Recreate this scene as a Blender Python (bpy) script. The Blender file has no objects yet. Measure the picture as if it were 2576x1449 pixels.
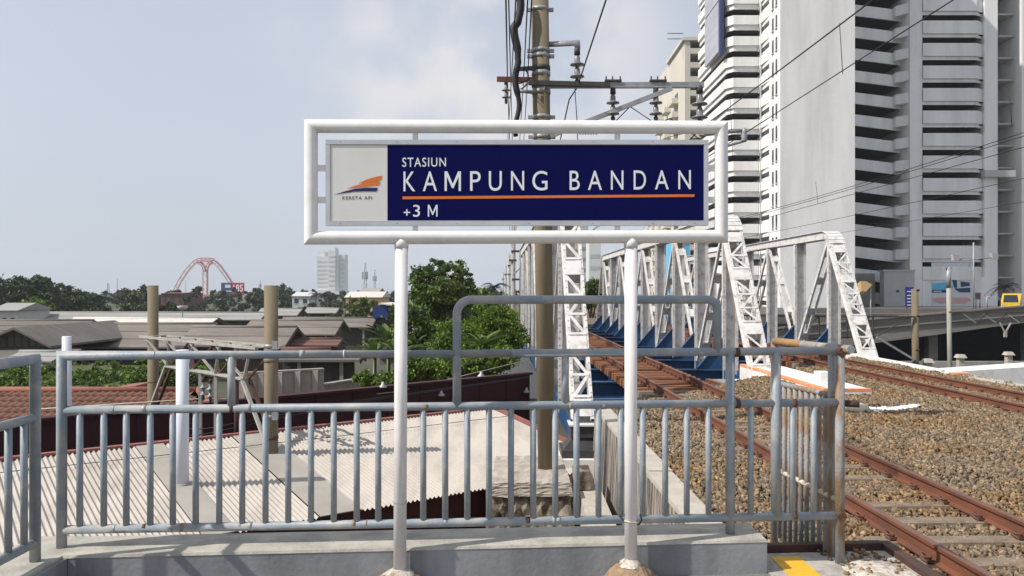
import bpy, math, random
import numpy as np
from mathutils import Vector, Matrix

# ------------------------------------------------------------------ camera, sky, sun, exposure
SC = bpy.context.scene
COL = SC.collection
ZC = 2.02                     # camera height above the rail head (z = 0)
F = 2060.8                    # focal length in the working grid (2576 wide)
cam_d = bpy.data.cameras.new('camera')
cam_d.sensor_width = 36.0
cam_d.lens = 28.8
cam_d.shift_y = 0.0041
cam_d.clip_start = 0.05
cam_d.clip_end = 20000
cam = bpy.data.objects.new('camera', cam_d)
cam.location = (0, 0, ZC)
cam.rotation_euler = (math.radians(90), 0, 0)
COL.objects.link(cam)
SC.camera = cam

SUN_EL = math.radians(46)
SUN_AZ = math.radians(20.5)     # light travels towards +X, turned this much towards +Y
w = bpy.data.worlds.new('World')
SC.world = w
w.use_nodes = True
nt = w.node_tree
nt.nodes.clear()
out = nt.nodes.new('ShaderNodeOutputWorld')
bg = nt.nodes.new('ShaderNodeBackground')
bg.inputs['Strength'].default_value = 0.10
sky = nt.nodes.new('ShaderNodeTexSky')
sky.sky_type = 'NISHITA'
sky.sun_disc = False
sky.sun_elevation = SUN_EL
sky.sun_rotation = math.atan2(-math.cos(SUN_AZ), -math.sin(SUN_AZ))
sky.altitude = 0
sky.air_density = 1.0
sky.dust_density = 3.0
sky.ozone_density = 1.0
# thin cloud veil over the whole sky: pale, slightly thicker in soft banks
tc = nt.nodes.new('ShaderNodeTexCoord')
mp = nt.nodes.new('ShaderNodeMapping')
mp.inputs['Scale'].default_value = (1.0, 1.0, 1.9)
mp.inputs['Location'].default_value = (0.62, 0.3, 0.17)
nz = nt.nodes.new('ShaderNodeTexNoise')
nz.inputs['Scale'].default_value = 1.5
nz.inputs['Detail'].default_value = 3
nz.inputs['Roughness'].default_value = 0.5
rp = nt.nodes.new('ShaderNodeValToRGB')
rp.color_ramp.elements[0].position = 0.42
rp.color_ramp.elements[0].color = (0.68, 0.68, 0.68, 1)
rp.color_ramp.elements[1].position = 0.72
rp.color_ramp.elements[1].color = (0.86, 0.86, 0.86, 1)
mx = nt.nodes.new('ShaderNodeMix')
mx.data_type = 'RGBA'
mx.inputs['B'].default_value = (6.95, 7.5, 8.55, 1)
nt.links.new(tc.outputs['Generated'], mp.inputs['Vector'])
nt.links.new(mp.outputs['Vector'], nz.inputs['Vector'])
nt.links.new(nz.outputs['Fac'], rp.inputs['Fac'])
# one soft cumulus bank high above the pole
nrmv = nt.nodes.new('ShaderNodeVectorMath'); nrmv.operation = 'NORMALIZE'
dotv = nt.nodes.new('ShaderNodeVectorMath'); dotv.operation = 'DOT_PRODUCT'
cd = Vector((-70 / F, 1.0, 600 / F)).normalized()
dotv.inputs[1].default_value = cd
mr_ = nt.nodes.new('ShaderNodeMapRange'); mr_.interpolation_type = 'SMOOTHSTEP'
mr_.inputs['From Min'].default_value = math.cos(math.radians(15)); mr_.inputs['From Max'].default_value = math.cos(math.radians(3))
n2 = nt.nodes.new('ShaderNodeTexNoise'); n2.inputs['Scale'].default_value = 7.0; n2.inputs['Detail'].default_value = 5; n2.inputs['Roughness'].default_value = 0.5
r2 = nt.nodes.new('ShaderNodeMapRange'); r2.interpolation_type = 'SMOOTHSTEP'
r2.inputs['From Min'].default_value = 0.36; r2.inputs['From Max'].default_value = 0.60
mu_ = nt.nodes.new('ShaderNodeMath'); mu_.operation = 'MULTIPLY'
mx2 = nt.nodes.new('ShaderNodeMix'); mx2.data_type = 'RGBA'
mx2.inputs['B'].default_value = (8.0, 7.85, 8.1, 1)
nt.links.new(tc.outputs['Generated'], nrmv.inputs[0])
nt.links.new(nrmv.outputs['Vector'], dotv.inputs[0])
nt.links.new(dotv.outputs['Value'], mr_.inputs['Value'])
nt.links.new(nrmv.outputs['Vector'], n2.inputs['Vector'])
nt.links.new(n2.outputs['Fac'], r2.inputs['Value'])
nt.links.new(mr_.outputs['Result'], mu_.inputs[0])
nt.links.new(r2.outputs['Result'], mu_.inputs[1])
nt.links.new(mu_.outputs['Value'], mx2.inputs['Factor'])
nt.links.new(mx.outputs['Result'], mx2.inputs['A'])
nt.links.new(rp.outputs['Color'], mx.inputs['Factor'])
nt.links.new(sky.outputs['Color'], mx.inputs['A'])
nt.links.new(mx2.outputs['Result'], bg.inputs['Color'])
nt.links.new(bg.outputs['Background'], out.inputs['Surface'])

sun_d = bpy.data.lights.new('sun', 'SUN')
sun_d.energy = 5.0
sun_d.angle = math.radians(0.6)
sun_d.color = (1.0, 0.945, 0.87)
sun = bpy.data.objects.new('sun', sun_d)
LDIR = Vector((math.cos(SUN_AZ) * math.cos(SUN_EL), math.sin(SUN_AZ) * math.cos(SUN_EL), -math.sin(SUN_EL)))
sun.rotation_euler = LDIR.to_track_quat('-Z', 'Y').to_euler()
sun.location = (-30, -20, 60)
COL.objects.link(sun)

vs = SC.view_settings
vs.view_transform = 'Standard'
vs.look = 'None'
vs.exposure = 0.0
vs.gamma = 1.0
vs.use_curve_mapping = False
SC.cycles.max_bounces = 6
SC.cycles.volume_bounces = 1
SC.cycles.use_denoising = True

# ------------------------------------------------------------------ materials
MATS = {}
def mat(name, col, rough=0.65, col2=None, lo=0.35, hi=0.7, scale=6.0, stretch=(1, 1, 1), bump=0.0, bscale=30.0,
        metal=0.0, fine=0.12, fscale=60.0, spec=0.4, transl=0.0, attr=None, detail=6):
    m = bpy.data.materials.new(name)
    m.use_nodes = True
    n = m.node_tree
    b = n.nodes['Principled BSDF']
    b.inputs['Roughness'].default_value = rough
    b.inputs['Metallic'].default_value = metal
    b.inputs['Specular IOR Level'].default_value = spec
    t = n.nodes.new('ShaderNodeTexCoord')
    mpn = n.nodes.new('ShaderNodeMapping')
    mpn.inputs['Scale'].default_value = stretch
    n.links.new(t.outputs['Object'], mpn.inputs['Vector'])
    no = n.nodes.new('ShaderNodeTexNoise')
    no.inputs['Scale'].default_value = scale
    no.inputs['Detail'].default_value = detail
    no.inputs['Roughness'].default_value = 0.6
    n.links.new(mpn.outputs['Vector'], no.inputs['Vector'])
    r = n.nodes.new('ShaderNodeValToRGB')
    r.color_ramp.elements[0].position = lo
    r.color_ramp.elements[1].position = hi
    c2 = col2 if col2 else tuple(c * 0.8 for c in col)
    r.color_ramp.elements[0].color = (*col, 1)
    r.color_ramp.elements[1].color = (*c2, 1)
    n.links.new(no.outputs['Fac'], r.inputs['Fac'])
    last = r.outputs['Color']
    if attr:
        a = n.nodes.new('ShaderNodeAttribute')
        a.attribute_name = attr
        mm = n.nodes.new('ShaderNodeMix')
        mm.data_type = 'RGBA'
        mm.blend_type = 'MULTIPLY'
        mm.inputs['Factor'].default_value = 1
        n.links.new(last, mm.inputs['A'])
        n.links.new(a.outputs['Color'], mm.inputs['B'])
        last = mm.outputs['Result']
    if fine > 0:
        fn = n.nodes.new('ShaderNodeTexNoise')
        fn.inputs['Scale'].default_value = fscale
        fn.inputs['Detail'].default_value = 3
        n.links.new(t.outputs['Object'], fn.inputs['Vector'])
        mr = n.nodes.new('ShaderNodeMapRange')
        mr.inputs['To Min'].default_value = 1 - fine
        mr.inputs['To Max'].default_value = 1 + fine
        n.links.new(fn.outputs['Fac'], mr.inputs['Value'])
        mm = n.nodes.new('ShaderNodeMix')
        mm.data_type = 'RGBA'
        mm.blend_type = 'MULTIPLY'
        mm.inputs['Factor'].default_value = 1
        n.links.new(last, mm.inputs['A'])
        n.links.new(mr.outputs['Result'], mm.inputs['B'])
        last = mm.outputs['Result']
    n.links.new(last, b.inputs['Base Color'])
    if bump > 0:
        bn = n.nodes.new('ShaderNodeTexNoise')
        bn.inputs['Scale'].default_value = bscale
        bn.inputs['Detail'].default_value = 5
        n.links.new(t.outputs['Object'], bn.inputs['Vector'])
        bu = n.nodes.new('ShaderNodeBump')
        bu.inputs['Strength'].default_value = bump
        bu.inputs['Distance'].default_value = 0.02
        n.links.new(bn.outputs['Fac'], bu.inputs['Height'])
        n.links.new(bu.outputs['Normal'], b.inputs['Normal'])
    if transl > 0:
        tr = n.nodes.new('ShaderNodeBsdfTranslucent')
        n.links.new(last, tr.inputs['Color'])
        ms = n.nodes.new('ShaderNodeMixShader')
        ms.inputs['Fac'].default_value = transl
        n.links.new(b.outputs['BSDF'], ms.inputs[1])
        n.links.new(tr.outputs['BSDF'], ms.inputs[2])
        n.links.new(ms.outputs['Shader'], n.nodes['Material Output'].inputs['Surface'])
    MATS[name] = m
    return m

mat('sign_white', (0.80, 0.79, 0.77), 0.34, (0.66, 0.64, 0.60), 0.46, 0.78, 7, fine=0.03, bump=0.03, bscale=20)
mat('post_white', (0.78, 0.76, 0.75), 0.38, (0.58, 0.54, 0.50), 0.47, 0.74, 9, stretch=(1, 1, 0.18), fine=0.05, bump=0.03, bscale=12)
mat('panel_white', (0.74, 0.72, 0.68), 0.4, (0.70, 0.68, 0.63), fine=0.02)
mat('panel_blue', (0.0032, 0.0042, 0.075), 0.45, (0.0026, 0.0034, 0.060), 0.3, 0.7, 1.5, fine=0.02, spec=0.08)
mat('aluminium', (0.62, 0.63, 0.65), 0.4, (0.52, 0.53, 0.55), metal=0.35, fine=0.05)
mat('letter_white', (0.80, 0.82, 0.86), 0.45, (0.76, 0.78, 0.82), fine=0)
mat('print_orange', (0.75, 0.19, 0.035), 0.45, (0.70, 0.17, 0.03), fine=0)
mat('print_navy', (0.02, 0.015, 0.10), 0.45, (0.02, 0.015, 0.09), fine=0)
mat('print_black', (0.03, 0.03, 0.035), 0.5, fine=0)
mat('rail_paint', (0.23, 0.275, 0.315), 0.48, (0.37, 0.365, 0.355), 0.44, 0.64, 6.0, fine=0.08, fscale=90, bump=0.12, bscale=60)
mat('rail_paint_worn', (0.30, 0.32, 0.33), 0.6, (0.23, 0.15, 0.085), 0.46, 0.60, 9.0, stretch=(1, 1, 0.35), fine=0.15, bump=0.2, bscale=60)
mat('rust_joint', (0.13, 0.055, 0.026), 0.85, (0.07, 0.04, 0.027), 0.35, 0.65, 25, bump=0.4, bscale=80)
mat('rust_bright', (0.34, 0.19, 0.07), 0.85, (0.30, 0.28, 0.25), 0.48, 0.62, 14, bump=0.3, bscale=80)
mat('kerb_top_lit', (0.44, 0.415, 0.36), 0.88, (0.29, 0.275, 0.245), 0.38, 0.64, 4.5, fine=0.12, fscale=120, bump=0.25, bscale=45)  # sunlit kerb top: the sun is put into a warmer, paler colour
mat('kerb_face_shaded', (0.285, 0.295, 0.31), 0.85, (0.185, 0.19, 0.20), 0.38, 0.66, 3.6, stretch=(1, 1, 0.35), fine=0.08, fscale=90, bump=0.15, bscale=30)  # same concrete, shade of the front put into a darker, bluer colour
mat('platform_concrete', (0.20, 0.19, 0.175), 0.9, (0.14, 0.13, 0.12), 0.4, 0.65, 4, fine=0.2, fscale=90, bump=0.4, bscale=50)
mat('yellow_paint', (0.72, 0.42, 0.03), 0.6, (0.62, 0.34, 0.03), 0.4, 0.7, 8, fine=0.12)
mat('mound_cement', (0.36, 0.25, 0.16), 0.95, (0.24, 0.16, 0.10), 0.35, 0.65, 14, fine=0.25, fscale=90, bump=0.8, bscale=40)
mat('plaster_white', (0.58, 0.54, 0.48), 0.9, (0.34, 0.28, 0.21), 0.42, 0.62, 22, fine=0.15, bump=0.5, bscale=60)
mat('steel_dark', (0.055, 0.035, 0.03), 0.7, (0.10, 0.045, 0.03), 0.4, 0.65, 8, fine=0.2, bump=0.2)
mat('rail_rust', (0.175, 0.064, 0.034), 0.75, (0.105, 0.045, 0.028), 0.4, 0.65, 7, stretch=(1, 0.3, 1), fine=0.2, fscale=50, bump=0.2)
mat('rail_head', (0.17, 0.10, 0.075), 0.5, (0.12, 0.075, 0.06), 0.4, 0.7, 4, stretch=(1, 0.1, 1), fine=0.15)
mat('platform_edge', (0.42, 0.39, 0.35), 0.9, (0.24, 0.22, 0.19), 0.4, 0.62, 7, fine=0.2, fscale=90, bump=0.4, bscale=50)
mat('sleeper_concrete', (0.25, 0.20, 0.15), 0.9, (0.17, 0.125, 0.09), 0.35, 0.65, 5, fine=0.2, bump=0.4, bscale=40)
mat('sleeper_steel', (0.30, 0.12, 0.055), 0.85, (0.20, 0.09, 0.05), 0.4, 0.65, 5, fine=0.2)
mat('clip_rust', (0.12, 0.05, 0.035), 0.7, (0.2, 0.12, 0.09), 0.5, 0.7, 30)
mat('ballast_bed', (0.17, 0.135, 0.095), 0.95, (0.11, 0.085, 0.06), 0.35, 0.65, 16, fine=0.35, fscale=45, bump=1.0, bscale=25)
mat('ballast_stone', (0.205, 0.152, 0.098), 0.92, (0.21, 0.135, 0.066), 0.45, 0.62, 0.55, fine=0.2, fscale=70, attr='tint')
mat('wall_stained', (0.36, 0.33, 0.29), 0.9, (0.075, 0.055, 0.042), 0.40, 0.58, 6, stretch=(2.0, 2.0, 0.16), fine=0.2, fscale=60, bump=0.35)
mat('wall_cap', (0.46, 0.42, 0.36), 0.9, (0.36, 0.32, 0.27), 0.4, 0.7, 5, fine=0.15, bump=0.3)
mat('pedestal', (0.30, 0.26, 0.20), 0.95, (0.07, 0.052, 0.036), 0.40, 0.58, 4, stretch=(1, 1, 0.6), fine=0.25, fscale=40, bump=0.7, bscale=25)
mat('pedestal_top', (0.42, 0.38, 0.33), 0.9, (0.28, 0.24, 0.20), 0.4, 0.7, 4, fine=0.2, bump=0.4)
mat('soil', (0.16, 0.115, 0.075), 0.95, (0.10, 0.075, 0.05), 0.35, 0.65, 3, fine=0.3, fscale=30, bump=0.8)
mat('pole_concrete', (0.205, 0.165, 0.105), 0.85, (0.145, 0.118, 0.080), 0.38, 0.68, 5, stretch=(1.4, 1.4, 0.12), fine=0.14, fscale=60, bump=0.15)
mat('pole_pale', (0.40, 0.385, 0.35), 0.85, (0.28, 0.265, 0.235), 0.38, 0.68, 4, stretch=(1.4, 1.4, 0.15), fine=0.14)
mat('pole_painted', (0.66, 0.69, 0.74), 0.5, (0.58, 0.61, 0.66), 0.4, 0.7, 3, stretch=(1, 1, 0.3), fine=0.03)
mat('bridge_white', (0.66, 0.645, 0.63), 0.6, (0.44, 0.40, 0.36), 0.46, 0.70, 4.5, fine=0.06, bump=0.06)
mat('bridge_blue', (0.018, 0.07, 0.17), 0.5, (0.014, 0.05, 0.12), 0.4, 0.7, 4, fine=0.1)
mat('abut_white', (0.76, 0.74, 0.72), 0.7, (0.66, 0.62, 0.58), 0.45, 0.7, 4, fine=0.05)
mat('abut_orange', (0.72, 0.26, 0.10), 0.7, (0.70, 0.40, 0.26), 0.45, 0.7, 6, fine=0.08)
mat('bearing_black', (0.035, 0.036, 0.04), 0.6, (0.06, 0.055, 0.05), fine=0.2)
mat('galvanised', (0.36, 0.37, 0.38), 0.5, (0.26, 0.265, 0.27), 0.4, 0.65, 8, metal=0.25, fine=0.15)
mat('steel_black', (0.045, 0.043, 0.042), 0.6, (0.07, 0.06, 0.052), fine=0.2)
mat('bracket_red', (0.17, 0.06, 0.05), 0.7, (0.12, 0.05, 0.045), fine=0.2)
mat('porcelain', (0.42, 0.41, 0.42), 0.25, (0.34, 0.33, 0.34), fine=0.05)
mat('insulator_grey', (0.21, 0.205, 0.21), 0.3, (0.15, 0.145, 0.15), fine=0.05)
mat('wire_black', (0.02, 0.02, 0.021), 0.6, fine=0)
mat('wire_grey', (0.11, 0.10, 0.095), 0.6, fine=0)
mat('corrugated', (0.44, 0.40, 0.355), 0.75, (0.34, 0.305, 0.27), 0.42, 0.68, 1.6, stretch=(1.6, 0.5, 1), fine=0.08, fscale=25)
mat('flat_sheet', (0.36, 0.335, 0.295), 0.75, (0.30, 0.275, 0.24), 0.4, 0.7, 1.8, fine=0.05)
mat('flashing_red', (0.27, 0.10, 0.085), 0.75, (0.22, 0.085, 0.075), fine=0.1)
mat('maroon', (0.05, 0.009, 0.011), 0.7, (0.036, 0.008, 0.009), 0.4, 0.7, 2, fine=0.15)
mat('clay_tile', (0.19, 0.09, 0.06), 0.9, (0.115, 0.058, 0.043), 0.38, 0.64, 2.2, fine=0.3, fscale=9)
mat('clay_ridge', (0.30, 0.12, 0.085), 0.9, (0.24, 0.10, 0.07), fine=0.2)
mat('roof_brown', (0.150, 0.130, 0.113), 0.9, (0.21, 0.185, 0.162), 0.4, 0.65, 0.5, stretch=(0.35, 1.6, 1), fine=0.15, fscale=3)
mat('roof_brown_dark', (0.125, 0.112, 0.10), 0.9, (0.17, 0.15, 0.132), 0.4, 0.65, 0.5, stretch=(0.35, 1.6, 1), fine=0.15, fscale=3)
mat('roof_grey', (0.30, 0.295, 0.28), 0.9, (0.25, 0.245, 0.23), 0.4, 0.7, 0.4, stretch=(0.4, 1.5, 1), fine=0.1, fscale=3)
mat('roof_pale', (0.58, 0.545, 0.50), 0.85, (0.52, 0.48, 0.43), 0.4, 0.7, 0.5, fine=0.08, fscale=3)
mat('roof_red', (0.17, 0.085, 0.068), 0.9, (0.13, 0.07, 0.06), fine=0.15)
mat('wood_dark', (0.05, 0.042, 0.036), 0.9, (0.08, 0.066, 0.055), 0.4, 0.65, 1.5, stretch=(1.5, 1.5, 0.3), fine=0.2)
mat('timber_green', (0.085, 0.095, 0.075), 0.9, (0.06, 0.062, 0.05), 0.4, 0.65, 1.5, stretch=(2, 2, 0.3), fine=0.2)
mat('wall_grey', (0.30, 0.29, 0.265), 0.9, (0.20, 0.19, 0.17), 0.4, 0.68, 0.9, stretch=(1, 1, 0.35), fine=0.15, fscale=6)
mat('wall_block', (0.36, 0.33, 0.29), 0.9, (0.24, 0.215, 0.185), 0.4, 0.66, 1.2, stretch=(1, 1, 0.4), fine=0.15, fscale=8)
mat('house_yellow', (0.56, 0.40, 0.19), 0.85, (0.48, 0.34, 0.17), fine=0.08)
mat('house_white', (0.56, 0.56, 0.56), 0.85, (0.44, 0.44, 0.44), fine=0.08, scale=0.6)
mat('house_red', (0.17, 0.07, 0.055), 0.9, (0.13, 0.06, 0.05), fine=0.1)
mat('tarp_blue', (0.012, 0.035, 0.17), 0.6, (0.010, 0.028, 0.13), fine=0.1)
mat('window_dark', (0.035, 0.038, 0.042), 0.25, (0.05, 0.052, 0.055), fine=0.1, spec=0.5)
mat('grass_field', (0.07, 0.085, 0.022), 0.95, (0.045, 0.055, 0.018), 0.4, 0.65, 0.6, fine=0.3, fscale=5)
mat('terrain', (0.075, 0.07, 0.052), 0.95, (0.045, 0.055, 0.026), 0.4, 0.62, 0.03, fine=0.25, fscale=0.4)
mat('asphalt', (0.10, 0.092, 0.084), 0.9, (0.13, 0.12, 0.108), 0.4, 0.65, 0.3, fine=0.15, fscale=4)
mat('tower_white', (0.80, 0.79, 0.77), 0.8, (0.63, 0.62, 0.60), 0.42, 0.72, 0.45, stretch=(1, 1, 0.12), fine=0.04, fscale=1.5)
mat('tower_cream', (0.60, 0.565, 0.49), 0.85, (0.53, 0.50, 0.43), 0.4, 0.7, 0.2, stretch=(1, 1, 0.35), fine=0.04, fscale=1.5)
mat('tower_grey', (0.47, 0.47, 0.46), 0.85, (0.40, 0.40, 0.39), 0.4, 0.7, 0.2, stretch=(1, 1, 0.3), fine=0.05, fscale=1.5)
mat('shaded_inside', (0.022, 0.022, 0.024), 0.9, (0.016, 0.016, 0.018), fine=0.1, fscale=1)  # near black: the shade behind the openings is put into the colour
mat('ramp_concrete', (0.215, 0.20, 0.182), 0.9, (0.12, 0.11, 0.10), 0.38, 0.66, 0.5, stretch=(0.25, 1, 1.6), fine=0.1, fscale=3)
mat('far_pale', (0.60, 0.61, 0.60), 0.8, (0.53, 0.54, 0.53), 0.4, 0.7, 0.05, fine=0.03, fscale=0.3)
mat('far_glass', (0.42, 0.46, 0.48), 0.5, (0.36, 0.40, 0.42), fine=0.05, fscale=0.3)
mat('far_red', (0.50, 0.13, 0.10), 0.7, (0.44, 0.13, 0.11), fine=0.05)
mat('far_pink', (0.50, 0.27, 0.24), 0.7, (0.46, 0.24, 0.22), fine=0.05)
mat('far_grey', (0.22, 0.23, 0.24), 0.7, fine=0.05)
mat('board_navy', (0.03, 0.06, 0.16), 0.6, fine=0)
mat('board_red', (0.55, 0.02, 0.045), 0.6, fine=0)
mat('print_cyan', (0.10, 0.42, 0.68), 0.6, (0.16, 0.50, 0.74), 0.4, 0.7, 0.5, fine=0)
mat('print_deep', (0.015, 0.06, 0.14), 0.6, fine=0)
mat('print_pink', (0.62, 0.34, 0.32), 0.7, (0.56, 0.48, 0.46), 0.45, 0.7, 0.6, fine=0)
mat('print_white', (0.66, 0.68, 0.70), 0.6, fine=0)
mat('sign_blue', (0.02, 0.03, 0.22), 0.5, fine=0)
mat('advert_back', (0.42, 0.43, 0.48), 0.6, (0.34, 0.35, 0.41), 0.4, 0.65, 0.6, stretch=(1, 0.2, 2), fine=0.1, fscale=2)
mat('advert_blue', (0.035, 0.045, 0.13), 0.6, fine=0.05)
mat('car_silver', (0.45, 0.46, 0.48), 0.25, (0.40, 0.41, 0.43), metal=0.4, fine=0)
mat('car_white', (0.72, 0.72, 0.72), 0.25, fine=0)
mat('car_black', (0.03, 0.03, 0.035), 0.2, fine=0)
mat('truck_yellow', (0.70, 0.45, 0.04), 0.35, fine=0.03)
mat('glass_dark', (0.02, 0.025, 0.03), 0.1, fine=0, spec=0.6)
mat('tyre', (0.02, 0.02, 0.02), 0.9, fine=0)
mat('bark', (0.11, 0.085, 0.06), 0.95, (0.07, 0.055, 0.04), 0.4, 0.65, 4, stretch=(1, 1, 0.3), bump=0.6)
mat('leaf', (0.115, 0.170, 0.024), 0.6, (0.058, 0.100, 0.018), 0.40, 0.60, 0.8, transl=0.25, attr='tint', fine=0)
mat('leaf_bright', (0.135, 0.205, 0.022), 0.6, (0.085, 0.145, 0.018), 0.40, 0.60, 0.8, transl=0.28, attr='tint', fine=0)
mat('leaf_far', (0.058, 0.082, 0.030), 0.8, (0.036, 0.054, 0.023), 0.40, 0.60, 0.06, attr='tint', fine=0)
mat('leaf_banana', (0.12, 0.17, 0.045), 0.4, (0.07, 0.115, 0.025), 0.4, 0.62, 1.0, transl=0.25, fine=0.05)
mat('green_sheet', (0.015, 0.12, 0.05), 0.7, fine=0.1)
mat('sack', (0.55, 0.50, 0.40), 0.9, (0.44, 0.40, 0.31), fine=0.1, scale=12)
mat('lime', (0.82, 0.82, 0.82), 0.95, (0.72, 0.72, 0.72), scale=20, fine=0.05)

# ------------------------------------------------------------------ mesh helpers
def V(*a):
    return Vector(a)

def P(xd, yd, Y):
    """ray through the working grid (2576 wide, horizon at 735) to depth Y"""
    return V((xd - 1288) / F * Y, Y, ZC - (yd - 735) / F * Y)

def wloc(o):
    p = V(0, 0, 0)
    while o is not None:
        p += o.location
        o = o.parent
    return p

class MB:
    def __init__(s):
        s.v, s.f, s.s = [], [], []
    def add(s, vs, fs, smooth=False):
        b = len(s.v)
        s.v += [tuple(x) for x in vs]
        for f in fs:
            s.f.append(tuple(b + i for i in f))
            s.s.append(smooth)
        return s
    def box(s, a, b):
        x0, y0, z0 = a; x1, y1, z1 = b
        vs = [(x0, y0, z0), (x1, y0, z0), (x1, y1, z0), (x0, y1, z0), (x0, y0, z1), (x1, y0, z1), (x1, y1, z1), (x0, y1, z1)]
        return s.add(vs, [(0, 3, 2, 1), (4, 5, 6, 7), (0, 1, 5, 4), (1, 2, 6, 5), (2, 3, 7, 6), (3, 0, 4, 7)])
    def hexa(s, bot, top):
        return s.add(list(bot) + list(top), [(0, 3, 2, 1), (4, 5, 6, 7), (0, 1, 5, 4), (1, 2, 6, 5), (2, 3, 7, 6), (3, 0, 4, 7)])
    def bar(s, p, q, w, h, side=None):
        p, q = Vector(p), Vector(q)
        d = (q - p).normalized()
        if side is None:
            side = d.cross(V(0, 0, 1))
            if side.length < 1e-4:
                side = V(1, 0, 0)
        side = Vector(side)
        side = (side - d * side.dot(d)).normalized()
        up = side.cross(d)
        a, b = side * (w / 2), up * (h / 2)
        return s.hexa([p - a - b, p + a - b, p + a + b, p - a + b], [q - a - b, q + a - b, q + a + b, q - a + b])
    def tube(s, p, q, r, n=10, r2=None, caps=True):
        return s.path([p, q], [r, r if r2 is None else r2], n, caps)
    def path(s, pts, r, n=10, caps=True, closed=False):
        pts = [Vector(p) for p in pts]
        m = len(pts)
        rs = r if isinstance(r, (list, tuple)) else [r] * m
        ref = None
        vs = []
        for i, p in enumerate(pts):
            if closed:
                a, b = pts[i - 1], pts[(i + 1) % m]
            else:
                a, b = pts[max(i - 1, 0)], pts[min(i + 1, m - 1)]
            d1 = (p - a).normalized() if (p - a).length > 1e-9 else (b - p).normalized()
            d2 = (b - p).normalized() if (b - p).length > 1e-9 else d1
            t = (d1 + d2).normalized()
            if ref is None:
                ref = V(0, 0, 1) if abs(d1.z) < 0.9 else V(1, 0, 0)
                if abs(d1.y) < 0.1 and abs(d2.y) < 0.1 and closed:
                    ref = V(0, 1, 0)
            u = (ref - d1 * ref.dot(d1)).normalized()
            vv = d1.cross(u)
            ref = u if not closed else ref
            k = max(d1.dot(t), 0.2)
            for j in range(n):
                an = 2 * math.pi * j / n
                off = u * (math.cos(an) * rs[i]) + vv * (math.sin(an) * rs[i])
                # mitre: slide along d1 onto the bisecting plane
                off = off - d1 * (off.dot(t) / k)
                vs.append(p + off)
        fs = []
        lim = m if closed else m - 1
        for i in range(lim):
            i2 = (i + 1) % m
            for j in range(n):
                j2 = (j + 1) % n
                fs.append((i * n + j, i * n + j2, i2 * n + j2, i2 * n + j))
        s.add(vs, fs, True)
        if caps and not closed:
            b = len(s.v) - len(vs)
            s.f.append(tuple(b + j for j in reversed(range(n)))); s.s.append(False)
            s.f.append(tuple(b + (m - 1) * n + j for j in range(n))); s.s.append(False)
        return s
    def lathe(s, c, prof, n=12):
        """profile of (radius, z) pairs turned round a vertical axis at c"""
        vs = []
        for r, z in prof:
            for j in range(n):
                a = 2 * math.pi * j / n
                vs.append((c[0] + r * math.cos(a), c[1] + r * math.sin(a), c[2] + z))
        fs = []
        for i in range(len(prof) - 1):
            for j in range(n):
                j2 = (j + 1) % n
                fs.append((i * n + j, i * n + j2, (i + 1) * n + j2, (i + 1) * n + j))
        s.add(vs, fs, True)
        b = len(s.v) - len(vs)
        s.f.append(tuple(b + j for j in reversed(range(n)))); s.s.append(False)
        s.f.append(tuple(b + (len(prof) - 1) * n + j for j in range(n))); s.s.append(False)
        return s
    def prism(s, poly, d):
        """polygon (list of 3D points) extruded by vector d"""
        n = len(poly)
        d = Vector(d)
        vs = [Vector(p) for p in poly] + [Vector(p) + d for p in poly]
        fs = [tuple(reversed(range(n))), tuple(range(n, 2 * n))]
        for i in range(n):
            j = (i + 1) % n
            fs.append((i, j, n + j, n + i))
        return s.add(vs, fs)
    def mesh(s, name, m, off=V(0, 0, 0)):
        me = bpy.data.meshes.new(name)
        me.from_pydata([(x - off[0], y - off[1], z - off[2]) for x, y, z in s.v], [], s.f)
        me.polygons.foreach_set('use_smooth', s.s)
        me.materials.append(MATS[m])
        me.update()
        return me
    def build(s, name, m, parent=None):
        off = wloc(parent)
        o = bpy.data.objects.new(name, s.mesh(name, m, off))
        COL.objects.link(o)
        o.parent = parent
        return o

def tag(o, label=None, cat=None, group=None, kind=None):
    if label: o['label'] = label
    if cat: o['category'] = cat
    if group: o['group'] = group
    if kind: o['kind'] = kind
    return o

def thing(name, loc, label, cat, group=None):
    o = bpy.data.objects.new(name, None)
    o.empty_display_size = 0.2
    COL.objects.link(o)
    o.location = loc
    return tag(o, label, cat, group)

def put(name, me, parent, loc, rz=0.0, rot=None, scale=None):
    """one more object that shares mesh data; loc is in world space"""
    o = bpy.data.objects.new(name, me)
    COL.objects.link(o)
    o.parent = parent
    o.location = Vector(loc) - wloc(parent)
    o.rotation_euler = rot if rot else (0, 0, rz)
    if scale: o.scale = scale
    return o

def np_mesh(name, m, verts, faces, tint=None, smooth=False):
    """fast mesh from numpy arrays; faces all with the same corner count; tint = per-vertex grey/colour"""
    me = bpy.data.meshes.new(name)
    nv, nf, k = len(verts), len(faces), faces.shape[1]
    me.vertices.add(nv)
    me.vertices.foreach_set('co', verts.astype(np.float32).ravel())
    me.loops.add(nf * k)
    me.loops.foreach_set('vertex_index', faces.astype(np.int32).ravel())
    me.polygons.add(nf)
    me.polygons.foreach_set('loop_start', np.arange(0, nf * k, k, dtype=np.int32))
    if smooth:
        me.polygons.foreach_set('use_smooth', np.ones(nf, dtype=bool))
    if tint is not None:
        at = me.attributes.new('tint', 'FLOAT_COLOR', 'POINT')
        c = np.ones((nv, 4), dtype=np.float32)
        c[:, :3] = tint
        at.data.foreach_set('color', c.ravel())
    me.update(calc_edges=True)
    me.materials.append(MATS[m])
    return me

def link(name, me, parent=None, loc=(0, 0, 0)):
    o = bpy.data.objects.new(name, me)
    COL.objects.link(o)
    o.parent = parent
    o.location = loc
    return o

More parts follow.
